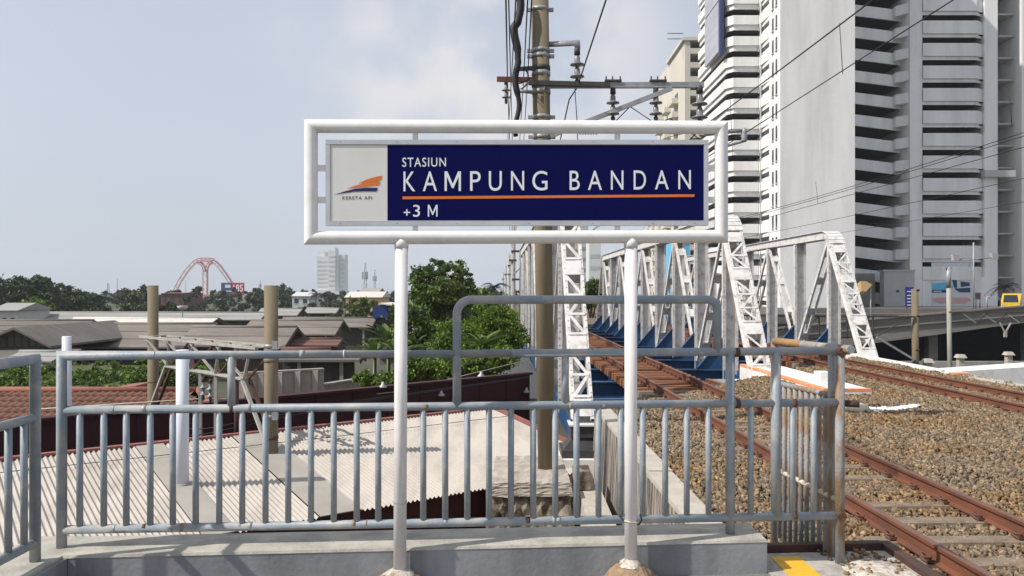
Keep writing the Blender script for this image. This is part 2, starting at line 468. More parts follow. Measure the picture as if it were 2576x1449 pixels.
RNG = np.random.default_rng(7)
random.seed(5)

# ------------------------------------------------------------------ terrain, platform, track bed
GZ = -4.6
ground = MB().add([(-2600, -300, GZ), (2600, -300, GZ), (2600, 2700, GZ), (-2600, 2700, GZ)], [(0, 1, 2, 3)]).build('ground', 'terrain')
tag(ground, kind='structure')

def xn(y):   # centre line of the near track
    return 4.10 - 0.019 * y
def xf(y):   # centre line of the far track
    return 10.04 - 0.019 * y
def yskew(x):
    return 15.2 + (x - 1.3) * 1.19

KY = lambda x: 4.738 + 0.074 * x        # front face of the kerb wall
plat = MB()
plat.box((-2.9, -6, GZ), (2.40, 4.42, 0.355))
plat.hexa([(-2.9, 4.42, GZ), (2.40, 4.42, GZ), (2.40, 5.28, GZ), (-2.9, 4.80, GZ)], [(-2.9, 4.42, 0.355), (2.40, 4.42, 0.355), (2.40, 5.28, 0.355), (-2.9, 4.80, 0.355)])
platform = tag(plat.build('platform', 'platform_concrete'), kind='structure')
MB().hexa([(1.52, 3.0, 0.3555), (2.395, 3.0, 0.3555), (2.395, 5.27, 0.3555), (1.52, 5.20, 0.3555)], [(1.52, 3.0, 0.3585), (2.395, 3.0, 0.3585), (2.395, 5.27, 0.3585), (1.52, 5.20, 0.3585)]).build('edge_strip', 'platform_edge', platform)
# painted safety line and the rusty edge angle
yl = MB().hexa([(1.63, 3.0, 0.359), (1.84, 3.0, 0.359), (1.80, 5.14, 0.359), (1.62, 5.13, 0.359)], [(1.63, 3.0, 0.363), (1.84, 3.0, 0.363), (1.80, 5.14, 0.363), (1.62, 5.13, 0.363)])
tag(yl.build('safety_line', 'yellow_paint', platform), 'yellow painted line on the platform')
eg = MB()
eg.bar((1.545, 5.27, 0.372), (2.40, 5.335, 0.372), 0.06, 0.05)
eg.bar((2.43, 5.36, 0.365), (2.44, -6, 0.365), 0.07, 0.06)
tag(eg.build('edge_angle', 'steel_dark', platform), 'rusty steel angle along the platform edge')
# rough plaster patch on the platform corner
rb = random.Random(3)
n_ = 40
ring = []
for k in range(n_):
    a = 2 * math.pi * k / n_
    r_ = 1 + 0.25 * math.sin(3 * a + 1) + rb.uniform(-0.16, 0.16)
    ring.append((2.22 + 0.22 * r_ * math.cos(a), 4.72 + 0.34 * r_ * math.sin(a)))
ring = [(min(x, 2.385), y) for x, y in ring]
pv = [(x, y, 0.3595) for x, y in ring] + [(2.22 + (x - 2.22) * 0.8, 4.72 + (y - 4.72) * 0.8, 0.370 + rb.uniform(-0.004, 0.006)) for x, y in ring] + [(2.22, 4.72, 0.374)]
pf = [(k, (k + 1) % n_, n_ + (k + 1) % n_, n_ + k) for k in range(n_)] + [(n_ + k, n_ + (k + 1) % n_, 2 * n_) for k in range(n_)]
tag(MB().add(pv, pf).build('plaster_patch', 'plaster_white', platform), 'rough white plaster patch at the platform corner')

# low kerb wall carrying the railing
kw = thing('kerb_wall', (0, 4.9, 0.355), 'low grey concrete kerb wall under the pipe railing', 'wall')
b = MB()
b.hexa([(-2.47, KY(-2.47), 0.30), (1.51, KY(1.51), 0.30), (1.50, KY(1.5) + 0.36, 0.30), (-2.47, KY(-2.47) + 0.37, 0.30)],
       [(-2.47, KY(-2.47), 0.540), (1.51, KY(1.51), 0.540), (1.50, KY(1.5) + 0.36, 0.540), (-2.47, KY(-2.47) + 0.37, 0.540)])
b.build('wall_body', 'kerb_face_shaded', kw)
b = MB()
b.hexa([(-2.50, KY(-2.5) - 0.003, 0.540), (1.513, KY(1.515) - 0.003, 0.540), (1.503, KY(1.5) + 0.363, 0.540), (-2.50, KY(-2.5) + 0.373, 0.540)],
       [(-2.50, KY(-2.5) + 0.004, 0.555), (1.507, KY(1.513) + 0.004, 0.555), (1.497, KY(1.5) + 0.356, 0.555), (-2.50, KY(-2.5) + 0.366, 0.555)])
b.build('coping', 'kerb_top_lit', kw)  # thin skin carrying the sunlit top colour, not a separate coping
b = MB()
b.box((-2.86, -6, 0.30), (-2.474, KY(-2.47) + 0.365, 0.538))
b.build('wall_body', 'kerb_face_shaded', kw)
b = MB()
b.box((-2.87, -6, 0.539), (-2.503, KY(-2.5) + 0.37, 0.5535))
b.build('coping', 'kerb_top_lit', kw)  # paler skin for the lit top again, no real coping

# ---------------------------------------------------------------- ballast bed and stones
bed = MB()
yb = [-8, 4, 8, 12, 15.4]
poly = [(2.45, -8), (2.45, 5.4), (1.92, 5.6), (1.75, 15.3), (11.6, 27.3), (11.75, 20), (11.95, 8), (12.1, -8)]
bed.prism([(x, y, -0.9) for x, y in poly], (0, 0, 0.70))
bo = bed.build('track_bed', 'ballast_bed')
tag(bo, kind='structure')

def inpoly(px, py, pl):
    c = np.zeros(len(px), dtype=bool)
    j = len(pl) - 1
    for i in range(len(pl)):
        xi, yi = pl[i]; xj, yj = pl[j]
        cond = ((yi > py) != (yj > py)) & (px < (xj - xi) * (py - yi) / (yj - yi + 1e-12) + xi)
        c ^= cond
        j = i
    return c

t_ = (1 + 5 ** 0.5) / 2
ICO = np.array([(-1, t_, 0), (1, t_, 0), (-1, -t_, 0), (1, -t_, 0), (0, -1, t_), (0, 1, t_), (0, -1, -t_), (0, 1, -t_), (t_, 0, -1), (t_, 0, 1), (-t_, 0, -1), (-t_, 0, 1)]) / 1.902
ICOF = np.array([(0, 11, 5), (0, 5, 1), (0, 1, 7), (0, 7, 10), (0, 10, 11), (1, 5, 9), (5, 11, 4), (11, 10, 2), (10, 7, 6), (7, 1, 8), (3, 9, 4), (3, 4, 2), (3, 2, 6), (3, 6, 8), (3, 8, 9), (4, 9, 5), (2, 4, 11), (6, 2, 10), (8, 6, 7), (9, 8, 1)])

def rand_rot(n, rng):
    q = rng.normal(size=(n, 4)); q /= np.linalg.norm(q, axis=1)[:, None]
    a, b_, c, d = q.T
    return np.stack([np.stack([a*a+b_*b_-c*c-d*d, 2*(b_*c-a*d), 2*(b_*d+a*c)], 1),
                     np.stack([2*(b_*c+a*d), a*a-b_*b_+c*c-d*d, 2*(c*d-a*b_)], 1),
                     np.stack([2*(b_*d-a*c), 2*(c*d+a*b_), a*a-b_*b_-c*c+d*d], 1)], 1)

CUB = np.array([(-1, -1, -1), (1, -1, -1), (1, 1, -1), (-1, 1, -1), (-1, -1, 1), (1, -1, 1), (1, 1, 1), (-1, 1, 1)]) * 0.62
CUBF = np.array([(0, 3, 2), (0, 2, 1), (4, 5, 6), (4, 6, 7), (0, 1, 5), (0, 5, 4), (1, 2, 6), (1, 6, 5), (2, 3, 7), (2, 7, 6), (3, 0, 4), (3, 4, 7)])
def stones(name, px, py, pz, r, rng, label=None, rusty=None):
    """angular crushed stones: boxes with every corner knocked about"""
    n = len(px)
    base = np.repeat(CUB[None], n, 0) * (1 + rng.uniform(-0.55, 0.30, (n, 8, 1))) + rng.normal(0, 0.14, (n, 8, 3))
    base *= rng.uniform(0.6, 1.35, (n, 1, 3))
    R = rand_rot(n, rng)
    v = np.einsum('nij,nkj->nki', R, base) * r[:, None, None]
    v += np.stack([px, py, pz], 1)[:, None, :]
    f = (CUBF[None] + (np.arange(n) * 8)[:, None, None]).reshape(-1, 3)
    g = rng.lognormal(-0.08, 0.34, n)
    warm = rng.uniform(-0.12, 0.12, n)
    tint = np.stack([g * (1 + warm), g, g * (1 - warm * 1.2)], 1)
    if rusty is not None:
        tint *= 1 - rusty[:, None] * np.array([0.10, 0.30, 0.45])
    tint = np.repeat(tint[:, None, :], 8, 1).reshape(-1, 3)
    me = np_mesh(name, 'ballast_stone', v.reshape(-1, 3), f, np.clip(tint, 0.3, 1.9))
    return link(name, me)

N = 230000
px = RNG.uniform(1.8, 11.9, N); py = RNG.uniform(3.9, 27.3, N)
keep = inpoly(px, py, poly) & (px < py * 0.64 + 0.7) & (RNG.uniform(0, 1, N) < np.clip(1.25 - py / 26, 0.35, 1))
px, py = px[keep][:105000], py[keep][:105000]
rr = RNG.uniform(0.016, 0.034, len(px)) * (1 + np.clip(py - 8, 0, 20) * 0.045)
# shoulder profile: slightly heaped outside the sleepers
dn = np.minimum(np.abs(px - (4.10 - 0.019 * py)), np.abs(px - (10.04 - 0.019 * py)))
heap = np.clip((dn - 0.75) / 0.8, 0, 1) * 0.045 + 0.012 * np.sin(px * 3.1 + 1.3 * np.sin(py * 2.3)) + 0.010 * np.sin(py * 4.7 + px)
dr = np.abs(dn - 0.566)
rusty = np.clip(1 - dr / 0.42, 0, 1) * RNG.uniform(0.2, 1, len(px))
pz = -0.180 + heap + RNG.uniform(-0.012, 0.014, len(px))
bs = stones('ballast', px, py, pz, rr, RNG, rusty=rusty)
tag(bs, 'brown crushed stone ballast round the rusty tracks', 'ballast', kind='stuff')

kx = RNG.uniform(1.95, 2.38, 170); ky = RNG.uniform(4.2, 5.24, 170); kr = RNG.uniform(0.006, 0.020, 170)
rub = stones('rubble', kx, ky, 0.360 + kr * 0.5, kr, RNG)
tag(rub, 'broken cement crumbs on the platform end', 'rubble', kind='stuff')
# ---------------------------------------------------------------- tracks
def rail_mesh(y0, y1, cx, off, parent):
    prof = [(-0.055, -0.150), (0.055, -0.150), (0.055, -0.138), (0.012, -0.122), (0.009, -0.045), (0.032, -0.034), (0.033, -0.006), (0.024, 0.0), (-0.024, 0.0), (-0.033, -0.006), (-0.032, -0.034), (-0.009, -0.045), (-0.012, -0.122), (-0.055, -0.138)]
    m = MB()
    n = len(prof)
    pts = []
    for y in (y0, y1):
        for dx, z in prof:
            pts.append((cx(y) + off + dx, y, z))
    fs = []
    for i in range(n):
        j = (i + 1) % n
        if i == 7:
            continue
        fs.append((i, j, n + j, n + i))
    fs.append(tuple(range(n)))
    m.add(pts, fs)
    r = m.build('rail', 'rail_rust', parent)
    h = MB().add([pts[7], pts[8], pts[n + 8], pts[n + 7]], [(0, 1, 2, 3)])
    h.build('rail_head', 'rail_head', r)
    return r

sl = MB()
sl.hexa([(-1.0, -0.12, -0.14), (1.0, -0.12, -0.14), (1.0, 0.12, -0.14), (-1.0, 0.12, -0.14)], [(-0.99, -0.10, 0.0), (0.99, -0.10, 0.0), (0.99, 0.10, 0.0), (-0.99, 0.10, 0.0)])
SLEEP = sl.mesh('sleeper', 'sleeper_concrete')
SLEEP_S = MB().box((-1.0, -0.10, -0.17), (1.0, 0.10, 0.0)).mesh('bridge_sleeper', 'sleeper_steel')
cl = MB()
for sx in (1,):
    cl.box((sx * 0.055 + (-0.05 if sx < 0 else 0.002), -0.06, 0.0), (sx * 0.055 + (-0.002 if sx < 0 else 0.05), 0.06, 0.022))
    cl.path([(sx * 0.058, -0.05, 0.022), (sx * 0.085, -0.055, 0.045), (sx * 0.115, -0.02, 0.05), (sx * 0.115, 0.03, 0.045), (sx * 0.075, 0.055, 0.035), (sx * 0.050, 0.02, 0.03)], 0.0085, 6)
CLIP = cl.mesh('rail_clip', 'clip_rust')

def track(name, cx, ystart, ybridge, yend, ylast, label):
    t = thing(name, (cx(8), 8, -0.15), label, 'track')
    rail_mesh(1.0, ylast, cx, -0.566, t)
    rail_mesh(1.0, ylast, cx, 0.566, t)
    y = ystart
    while y < ylast:
        onb = ybridge < y < yend
        s = put('sleeper', SLEEP_S if onb else SLEEP, t, (cx(y), y, -0.150), 0.019 + random.uniform(-0.008, 0.008))
        if y < 34:
            for sx in (-0.566, 0.566):
                put('rail_clip', CLIP, s, (cx(y) + sx, y, -0.150 + 0.0125)); put('rail_clip', CLIP, s, (cx(y) + sx, y, -0.150 + 0.0125), math.pi)
        y += 0.48 if onb else 0.60
    return t

track('railway_track', xn, 3.6, yskew(3.75) + 0.2, 56.5, 84, 'rusty railway track beside the platform leading onto the bridge')
track('railway_track', xf, 7.0, yskew(9.6) + 0.2, 62.5, 84, 'farther rusty railway track on the right passing behind the white abutment block')

# embankment beyond the bridge
em = MB()
em.hexa([(-4, 57, GZ), (20, 63, GZ), (20, 130, GZ), (-4, 130, GZ)], [(0, 57, -0.30), (14, 63, -0.30), (14, 130, -0.30), (0, 130, -0.30)])
tag(em.build('embankment', 'ballast_bed'), kind='structure')

# retaining wall on the left of the ballast
rw = thing('retaining_wall', (1.8, 10, -2.4), 'stained concrete retaining wall holding the ballast left of the near track', 'wall')
def xw(y):
    return 2.0 - 0.019 * y
b = MB()
b.hexa([(xw(5.4) - 0.30, 5.4, -2.6), (xw(5.4) + 0.05, 5.4, -2.6), (xw(15) + 0.05, 15, -2.6), (xw(15) - 0.30, 15, -2.6)],
       [(xw(5.4) - 0.20, 5.4, -0.135), (xw(5.4) + 0.05, 5.4, -0.135), (xw(15) + 0.05, 15, -0.135), (xw(15) - 0.20, 15, -0.135)])
b.build('wall_body', 'wall_stained', rw)
for i, (a, c) in enumerate([(5.4, 7.36), (7.37, 9.6), (9.61, 12.2), (12.21, 15.0)]):
    b = MB()
    o = 0.24 if i in (0, 1) else 0.21
    z = -0.07 - (0.012 if i % 2 else 0)
    b.hexa([(xw(a) - o, a, -0.134), (xw(a) + 0.07, a, -0.134), (xw(c) + 0.07, c, -0.134), (xw(c) - o, c, -0.134)], [(xw(a) - o, a, z), (xw(a) + 0.06, a, z), (xw(c) + 0.06, c, z), (xw(c) - o, c, z)])
    b.build('coping', 'wall_cap', rw)

# lower ground left of the wall
lg = MB()
lg.hexa([(-6, 5.4, GZ), (1.75, 5.4, GZ), (1.7, 16, GZ), (-2, 16, GZ)], [(-0.6, 6, -2.3), (1.72, 5.6, -2.3), (1.70, 15.4, -1.55), (-0.2, 14.6, -1.75)])
tag(lg.build('soil_bank', 'soil'), kind='structure')
bl = MB()
bl.hexa([(0.95, 9.4, -2.6), (1.45, 9.2, -2.6), (1.38, 12.9, -2.2), (0.98, 13.0, -2.2)], [(1.0, 9.4, -1.12), (1.40, 9.2, -1.12), (1.36, 12.9, -1.0), (1.03, 13.0, -1.0)])
tag(bl.build('concrete_ledge', 'wall_cap'), 'bare concrete ledge between pole footing and stained retaining wall', 'ledge')
bl = MB().hexa([(0.95, 12.5, -1.0), (1.2, 12.5, -1.0), (1.2, 12.9, -1.0), (0.95, 12.9, -1.0)], [(0.95, 12.5, -0.72), (1.2, 12.5, -0.72), (1.2, 12.9, -0.70), (0.95, 12.9, -0.70)])
tag(bl.build('brown_block', 'pedestal'), 'small brown weathered block beside the bridge bearing', 'block')

# ---------------------------------------------------------------- truss bridge: three trusses, skewed ends
br = thing('truss_bridge', (6.5, 40, -0.4), 'white riveted steel truss railway bridge with blue floor beams', 'bridge')
ZB, ZT = -0.36, 4.42
PAN, END = 3.55, 3.1
def nodes(y0):
    ys = [y0, y0 + END]
    for k in range(8):
        ys.append(ys[-1] + PAN)
    ys.append(ys[-1] + END)
    return ys

def lattice(p, q, name, fine, hw=0.20):
    """end post: two channels with lacing bars, batten plates and rivets"""
    p, q = Vector(p), Vector(q)
    d = (q - p).normalized()
    X = V(1, 0, 0)
    X = (X - d * X.dot(d)).normalized()
    nrm = X.cross(d)
    m = MB()
    for sx in (-1, 1):
        m.bar(p + X * (sx * hw), q + X * (sx * hw), 0.016, 0.30, X)
        for sn in (-1, 1):
            m.bar(p + X * (sx * hw * 1.17) + nrm * (sn * 0.145), q + X * (sx * hw * 1.17) + nrm * (sn * 0.145), 0.04 + hw * 0.22, 0.014, X)
    post = m.build(name, 'bridge_white', br)
    L = (q - p).length
    for sn in (-1, 1):
        o = nrm * (sn * 0.158)
        k = int(L / 0.42)
        st = L / k
        battens = {k // 3, 2 * k // 3, 0, k - 1}
        for i in range(k):
            a = p + d * (i * st); c = p + d * ((i + 1) * st)
            if i in battens:
                MB().bar(a + o + d * 0.05, c + o - d * 0.05, hw * 2.3, 0.010, X).build('batten_plate', 'bridge_white', post)
            else:
                s = 1 if i % 2 else -1
                MB().bar(a + o - X * (hw * 1.02 * s), c + o + X * (hw * 1.02 * s), 0.062, 0.010, X).build('lacing_bar', 'bridge_white', post)
                MB().bar(a + o * 1.07 - X * hw * 1.17, a + o * 1.07 + X * hw * 1.17, 0.055, 0.010, d).build('lacing_bar', 'bridge_white', post)
    if fine:
        rv = MB()
        i = 0.06
        while i < L:
            for sx in (-1, 1):
                c = p + d * i + X * (sx * hw * 1.22) - nrm * 0.0 + nrm * (-0.152 if nrm.y > 0 else 0.152)
                rv.box(c - V(0.014, 0.010, 0.014), c + V(0.014, 0.010, 0.014))
            i += 0.16
        o = rv.build('rivets', 'bridge_white', post)
        o['kind'] = 'stuff'
    return post

def truss(xo, y0, fine, hw=0.20):
    X_ = lambda y: xo - 0.019 * (y - y0)
    ys = nodes(y0)
    # bottom chord
    for sx in (-0.2, 0.2):
        m = MB().bar((X_(y0) + sx, y0 + 0.1, ZB - 0.22), (X_(ys[-1]) + sx, ys[-1], ZB - 0.22), 0.03, 0.42, (1, 0, 0))
        m.build('bottom_chord', 'bridge_blue', br)
    # top chord with bent ends
    r = 0.55
    def bend(yc, sgn):
        # arc from the end post into the level chord
        dz = (ZT - ZB); dy = END * sgn
        d1 = V(0, dy, dz).normalized(); d2 = V(0, sgn, 0)
        c = V(X_(yc), yc, ZT - 0.18)
        a = c - d1 * r; e = c + d2 * r
        out_ = []
        for k in range(7):
            t = k / 6
            out_.append(a * (1 - t) ** 2 + c * 2 * t * (1 - t) + e * t * t)
        return out_
    pts = bend(ys[1], 1) + list(reversed(bend(ys[-2], -1)))
    m = MB()
    for i in range(len(pts) - 1):
        m.bar(pts[i], pts[i + 1] + (pts[i + 1] - pts[i]).normalized() * 0.004, 0.46, 0.30, (1, 0, 0))
    m.build('top_chord', 'bridge_white', br)
    m = MB()
    for i in range(len(pts) - 1):
        u = V(0, 0, 0.165) if 6 <= i <= len(pts) - 8 else ((pts[i + 1] - pts[i]).normalized().cross(V(1, 0, 0))) * -0.165
        if u.z < 0: u = -u
        m.bar(pts[i] + u, pts[i + 1] + u, 0.60, 0.025, (1, 0, 0))
    m.build('cover_plate', 'bridge_white', br)
    # end posts
    lattice((X_(y0), y0, ZB - 0.05), pts[0] , 'end_post', fine, hw)
    lattice((X_(ys[-1]), ys[-1], ZB - 0.05), pts[-1], 'end_post', False)
    # verticals
    for i, y in enumerate(ys[1:-1]):
        x = X_(y)
        m = MB()
        m.box((x - 0.19, y - 0.012, ZB - 0.3), (x + 0.19, y + 0.012, ZT - 0.33))
        for sx in (-0.19, 0.19):
            m.box((x + sx - 0.012, y - 0.13, ZB - 0.3), (x + sx + 0.012, y + 0.13, ZT - 0.33))
            m.box((x + sx - 0.05, y - 0.145, ZB - 0.3), (x + sx + 0.05, y - 0.131, ZT - 0.33))
        v = m.build('vertical', 'bridge_white', br)
        if fine and i < 3:
            rv = MB()
            z = ZB
            while z < ZT - 0.4:
                for sx in (-0.215, 0.215):
                    rv.box((x + sx - 0.013, y - 0.155, z), (x + sx + 0.013, y - 0.144, z + 0.026))
                z += 0.15
            o = rv.build('rivets', 'bridge_white', v); o['kind'] = 'stuff'
    # diagonals: Warren pattern from top nodes 1,3,5.. to bottom nodes 2,4,6..
    for i in range(1, len(ys) - 2):
        ya, yc = ys[i], ys[i + 1]
        za, zc = (ZT - 0.34, ZB) if i % 2 else (ZB, ZT - 0.34)
        a = V(X_(ya), ya + 0.1, za); c = V(X_(yc), yc - 0.1, zc)
        d = (c - a).normalized()
        m = MB()
        for sx in (-0.14, 0.14):
            m.bar(a + V(sx, 0, 0), c + V(sx, 0, 0), 0.075, 0.15, (1, 0, 0))
        dg = m.build('diagonal', 'bridge_white', br)
        for t in (0.12, 0.36, 0.64, 0.88):
            e = a.lerp(c, t)
            MB().bar(e - d * 0.16, e + d * 0.16, 0.202, 0.11, (1, 0, 0)).build('batten_plate', 'bridge_white', dg)
    return X_, ys

XA, YA = truss(1.32, 15.3, True, 0.145)
XB, YB = truss(6.72, 22.0, True)
XC, YC = truss(12.45, 28.5, True)

def ibeam(m, a, c, w, h, t=0.03):
    a, c = Vector(a), Vector(c)
    m.bar(a, c, 0.02, h - 2 * t)
    m.bar(a + V(0, 0, (h - t) / 2), c + V(0, 0, (h - t) / 2), w, t)
    m.bar(a - V(0, 0, (h - t) / 2), c - V(0, 0, (h - t) / 2), w, t)

def knee(m, x, y, s):
    """triangular bracket between floor beam and vertical; s = direction into the deck"""
    m.prism([(x, y - 0.012, -0.34), (x + s * 0.80, y - 0.012, -0.34), (x + s * 0.74, y - 0.012, -0.26), (x, y - 0.012, 0.62)], (0, 0.024, 0))
    m.bar((x, y, 0.62), (x + s * 0.77, y, -0.28), 0.16, 0.016)

for k, y in enumerate(YA[1:-1] + [YA[-1] + 3.4]):
    x1 = XB(y) - 0.24
    if y < yskew(6.4):
        x1 = 1.3 + (y - 15.2) / 1.19 - 0.3
    if x1 - XA(y) < 1.0:
        continue
    m = MB(); ibeam(m, (XA(y) + 0.24, y, -0.72), (x1, y, -0.72), 0.26, 0.70)
    fb = m.build('floor_beam', 'bridge_blue', br)
    if y > 30:
        m = MB(); knee(m, XA(y) + 0.21, y, 1); m.build('knee_bracket', 'bridge_blue', fb)
for y in YB[1:-1]:
    m = MB(); ibeam(m, (xn(y) + 0.2, y, -0.70), (XB(y) - 0.24, y, -0.70), 0.26, 0.70)
    fb = m.build('floor_beam', 'bridge_blue', br)
    m = MB(); knee(m, XB(y) - 0.21, y, -1); m.build('knee_bracket', 'bridge_blue', fb)
    x1 = min(XC(y) - 0.24, 1.3 + (y - 15.2) / 1.19 - 0.3)
    m = MB(); ibeam(m, (XB(y) + 0.24, y, -0.74), (x1, y, -0.74), 0.26, 0.70)
    fb = m.build('floor_beam', 'bridge_blue', br)
for y in YC[1:-1]:
    m = MB(); ibeam(m, (XB(y) + 0.24, y, -0.71), (XC(y) - 0.24, y, -0.71), 0.26, 0.70)
    fb = m.build('floor_beam', 'bridge_blue', br)
    m = MB(); knee(m, XC(y) - 0.21, y, -1); m.build('knee_bracket', 'bridge_blue', fb)
for cx, y0, y1 in ((xn, 17.6, 57), (xf, 24.8, 63)):
    for sx in (-0.62, 0.62):
        ya = y0 + sx * 1.19
        m = MB(); ibeam(m, (cx(ya) + sx, ya, -0.565), (cx(y1) + sx, y1, -0.565), 0.22, 0.485)
        m.build('stringer', 'bridge_blue', br)
# wide blue end girder and edge girders close to the abutment
m = MB(); ibeam(m, (XA(16) + 0.3, 16.2, -0.74), (2.35, 16.75, -0.74), 0.34, 0.80)
m.build('end_girder', 'bridge_blue', br)
# bearings
for (x, y) in ((XA(15.3), 15.3), (XB(22), 22.0), (XC(28.5), 28.5)):
    m = MB()
    m.hexa([(x - 0.42, y - 0.42, -1.0), (x + 0.42, y - 0.42, -1.0), (x + 0.42, y + 0.42, -1.0), (x - 0.42, y + 0.42, -1.0)], [(x - 0.42, y - 0.42, -0.86), (x + 0.42, y - 0.42, -0.86), (x + 0.42, y + 0.42, -0.86), (x - 0.42, y + 0.42, -0.86)])
    m.hexa([(x - 0.38, y - 0.3, -0.86), (x + 0.38, y - 0.3, -0.86), (x + 0.38, y + 0.3, -0.86), (x - 0.38, y + 0.3, -0.86)], [(x - 0.2, y - 0.2, -0.66), (x + 0.2, y - 0.2, -0.66), (x + 0.2, y + 0.2, -0.66), (x - 0.2, y + 0.2, -0.66)])
    m.box((x - 0.24, y - 0.25, -0.66), (x + 0.24, y + 0.25, -0.44))
    m.build('bearing', 'bearing_black', br)
    MB().box((x - 0.27, y - 0.3, -0.44), (x + 0.27, y + 0.3, -0.41)).build('bearing_plate', 'bridge_white', br)

# abutment pieces
ab = thing('abutment', (3, 16.5, -2), 'white painted bridge abutment with orange top edge at the near track', 'abutment')
b = MB()
b.box((0.70, 14.75, -4.6), (1.95, 16.1, -1.0)); b.build('bearing_shelf', 'abut_white', ab)
b = MB()
b.prism([(1.95, 15.55, -4.5), (2.55, 16.35, -4.5), (6.6, 21.2, -4.5), (6.9, 20.9, -4.5), (2.9, 15.9, -4.5), (1.95, 15.0, -4.5)], (0, 0, 4.24)); b.build('back_wall', 'abut_white', ab)
b = MB()
b.prism([(1.97, 15.58, -0.259), (2.53, 16.33, -0.259), (6.58, 21.18, -0.259), (6.85, 20.95, -0.259), (2.85, 15.95, -0.259), (1.97, 15.1, -0.259)], (0, 0, 0.05)); b.build('top_edge', 'abut_orange', ab)

def wedge_block(name, label, x0, x1, y0, y1, zt, zb, top='abut_orange'):
    t = thing(name, ((x0 + x1) / 2, y0, zb), label, 'block')
    MB().hexa([(x0, y0, zb), (x1, y0, zb), (x1 - 0.1, y1, zb), (x0 - 0.1, y1, zb)], [(x0, y0, zt), (x1, y0, zt), (x1 - 0.1, y1, zt), (x0 - 0.1, y1, zt)]).build('block_body', 'abut_white', t)
    MB().hexa([(x0 - 0.004, y0 - 0.004, zt - 0.05), (x0 + 0.13, y0 - 0.004, zt - 0.05), (x0 + 0.03, y1, zt - 0.05), (x0 - 0.104, y1, zt - 0.05)], [(x0 - 0.004, y0 - 0.004, zt + 0.012), (x0 + 0.13, y0 - 0.004, zt + 0.012), (x0 + 0.03, y1, zt + 0.012), (x0 - 0.104, y1, zt + 0.012)]).build('painted_edge', top, t)
    MB().hexa([(x0 + 0.131, y0 - 0.003, zt - 0.05), (x1 - 0.001, y0 - 0.003, zt - 0.05), (x1 - 0.001, y0 + 0.12, zt - 0.05), (x0 + 0.131, y0 + 0.12, zt - 0.05)], [(x0 + 0.131, y0 - 0.003, zt + 0.010), (x1 - 0.001, y0 - 0.003, zt + 0.010), (x1 - 0.001, y0 + 0.12, zt + 0.010), (x0 + 0.131, y0 + 0.12, zt + 0.010)]).build('painted_edge', top, t)
    return t
wedge_block('abutment_block', 'long white block with orange top between the two tracks', 6.55, 7.55, 17.2, 23.2, -0.02, -0.75)
lb = wedge_block('abutment_block', 'low white abutment slab with orange rim in front of the middle end post', 5.2, 6.53, 20.3, 21.6, -0.27, -0.75)
t = thing('edge_kerb', (11.6, 24, -0.3), 'low white kerb with orange ends running beside the farther track', 'kerb')
MB().hexa([(11.35, 21.3, -0.4), (11.75, 21.3, -0.4), (11.65, 27.6, -0.4), (11.25, 27.6, -0.4)], [(11.35, 21.3, -0.08), (11.75, 21.3, -0.08), (11.65, 27.6, -0.05), (11.25, 27.6, -0.05)]).build('kerb_body', 'abut_white', t)
for a in (21.0, 27.61):
    MB().hexa([(11.34, a, -0.4), (11.76, a, -0.4), (11.76, a + 0.29, -0.4), (11.34, a + 0.29, -0.4)], [(11.34, a, -0.06), (11.76, a, -0.06), (11.76, a + 0.29, -0.06), (11.34, a + 0.29, -0.06)]).build('kerb_end', 'abut_orange', t)
t = MB().hexa([(11.5, -2, -0.8), (11.95, -2, -0.8), (11.78, 20.98, -0.8), (11.36, 20.98, -0.8)], [(11.5, -2, -0.10), (11.95, -2, -0.10), (11.78, 20.98, -0.10), (11.36, 20.98, -0.10)]).build('concrete_kerb', 'wall_cap')
tag(t, 'grey concrete kerb on the right continuing from the white kerb', 'kerb')
t = MB().box((7.0, 18.6, -0.019), (7.26, 19.0, 0.20)).build('white_box', 'abut_white')
tag(t, 'small white box standing on the orange topped block', 'box')
# far abutments
b = MB().prism([(-1.2, 51, GZ), (-1.2, 57.5, GZ), (5.5, 58.2, GZ), (11.5, 64, GZ), (13.5, 64, GZ), (13.5, 63.2, GZ), (6.3, 57.2, GZ), (1.8, 51.0, GZ)], (0, 0, 3.9))
tag(b.build('far_abutment', 'abut_white'), 'pale abutment at the far end of the bridge', 'abutment')

# ------------------------------------------------------------------ pipe railings
FY = lambda x: 4.885 + 0.0685 * x
ZTOP, ZMID, ZLOW = 1.655, 1.342, 0.655
RR, RP, RB = 0.0245, 0.0285, 0.0185
ral = thing('pipe_railing', (-0.6, FY(-0.6), 0.555), 'long blue grey pipe railing with balusters behind the station sign', 'railing')
BAL = MB().tube((0, 0, ZLOW), (0, 0, ZMID), RB, 10).mesh('baluster', 'rail_paint')
XL, XM, XR = -2.588, 1.325, 2.01
def fp(x, z):
    return V(x, FY(x), z)
MB().path([fp(XL, 0.54), fp(XL, ZTOP), fp(0.0, ZTOP)], [RP, RP, RR], 14).build('corner_post', 'rail_paint', ral)
MB().tube(fp(0.0, ZTOP), fp(XR + 0.06, ZTOP + 0.006), RR, 14).build('top_rail', 'rail_paint', ral)
MB().tube(fp(XL, ZMID), fp(XR, ZMID + 0.003), RR, 14).build('middle_rail', 'rail_paint', ral)
MB().tube(fp(XL, ZLOW), fp(XR + 0.02, ZLOW - 0.004), RR + 0.001, 14).build('bottom_rail', 'rail_paint', ral)
MB().tube(fp(XM, 0.54), fp(XM, ZTOP), RP, 14).build('post', 'rail_paint', ral)
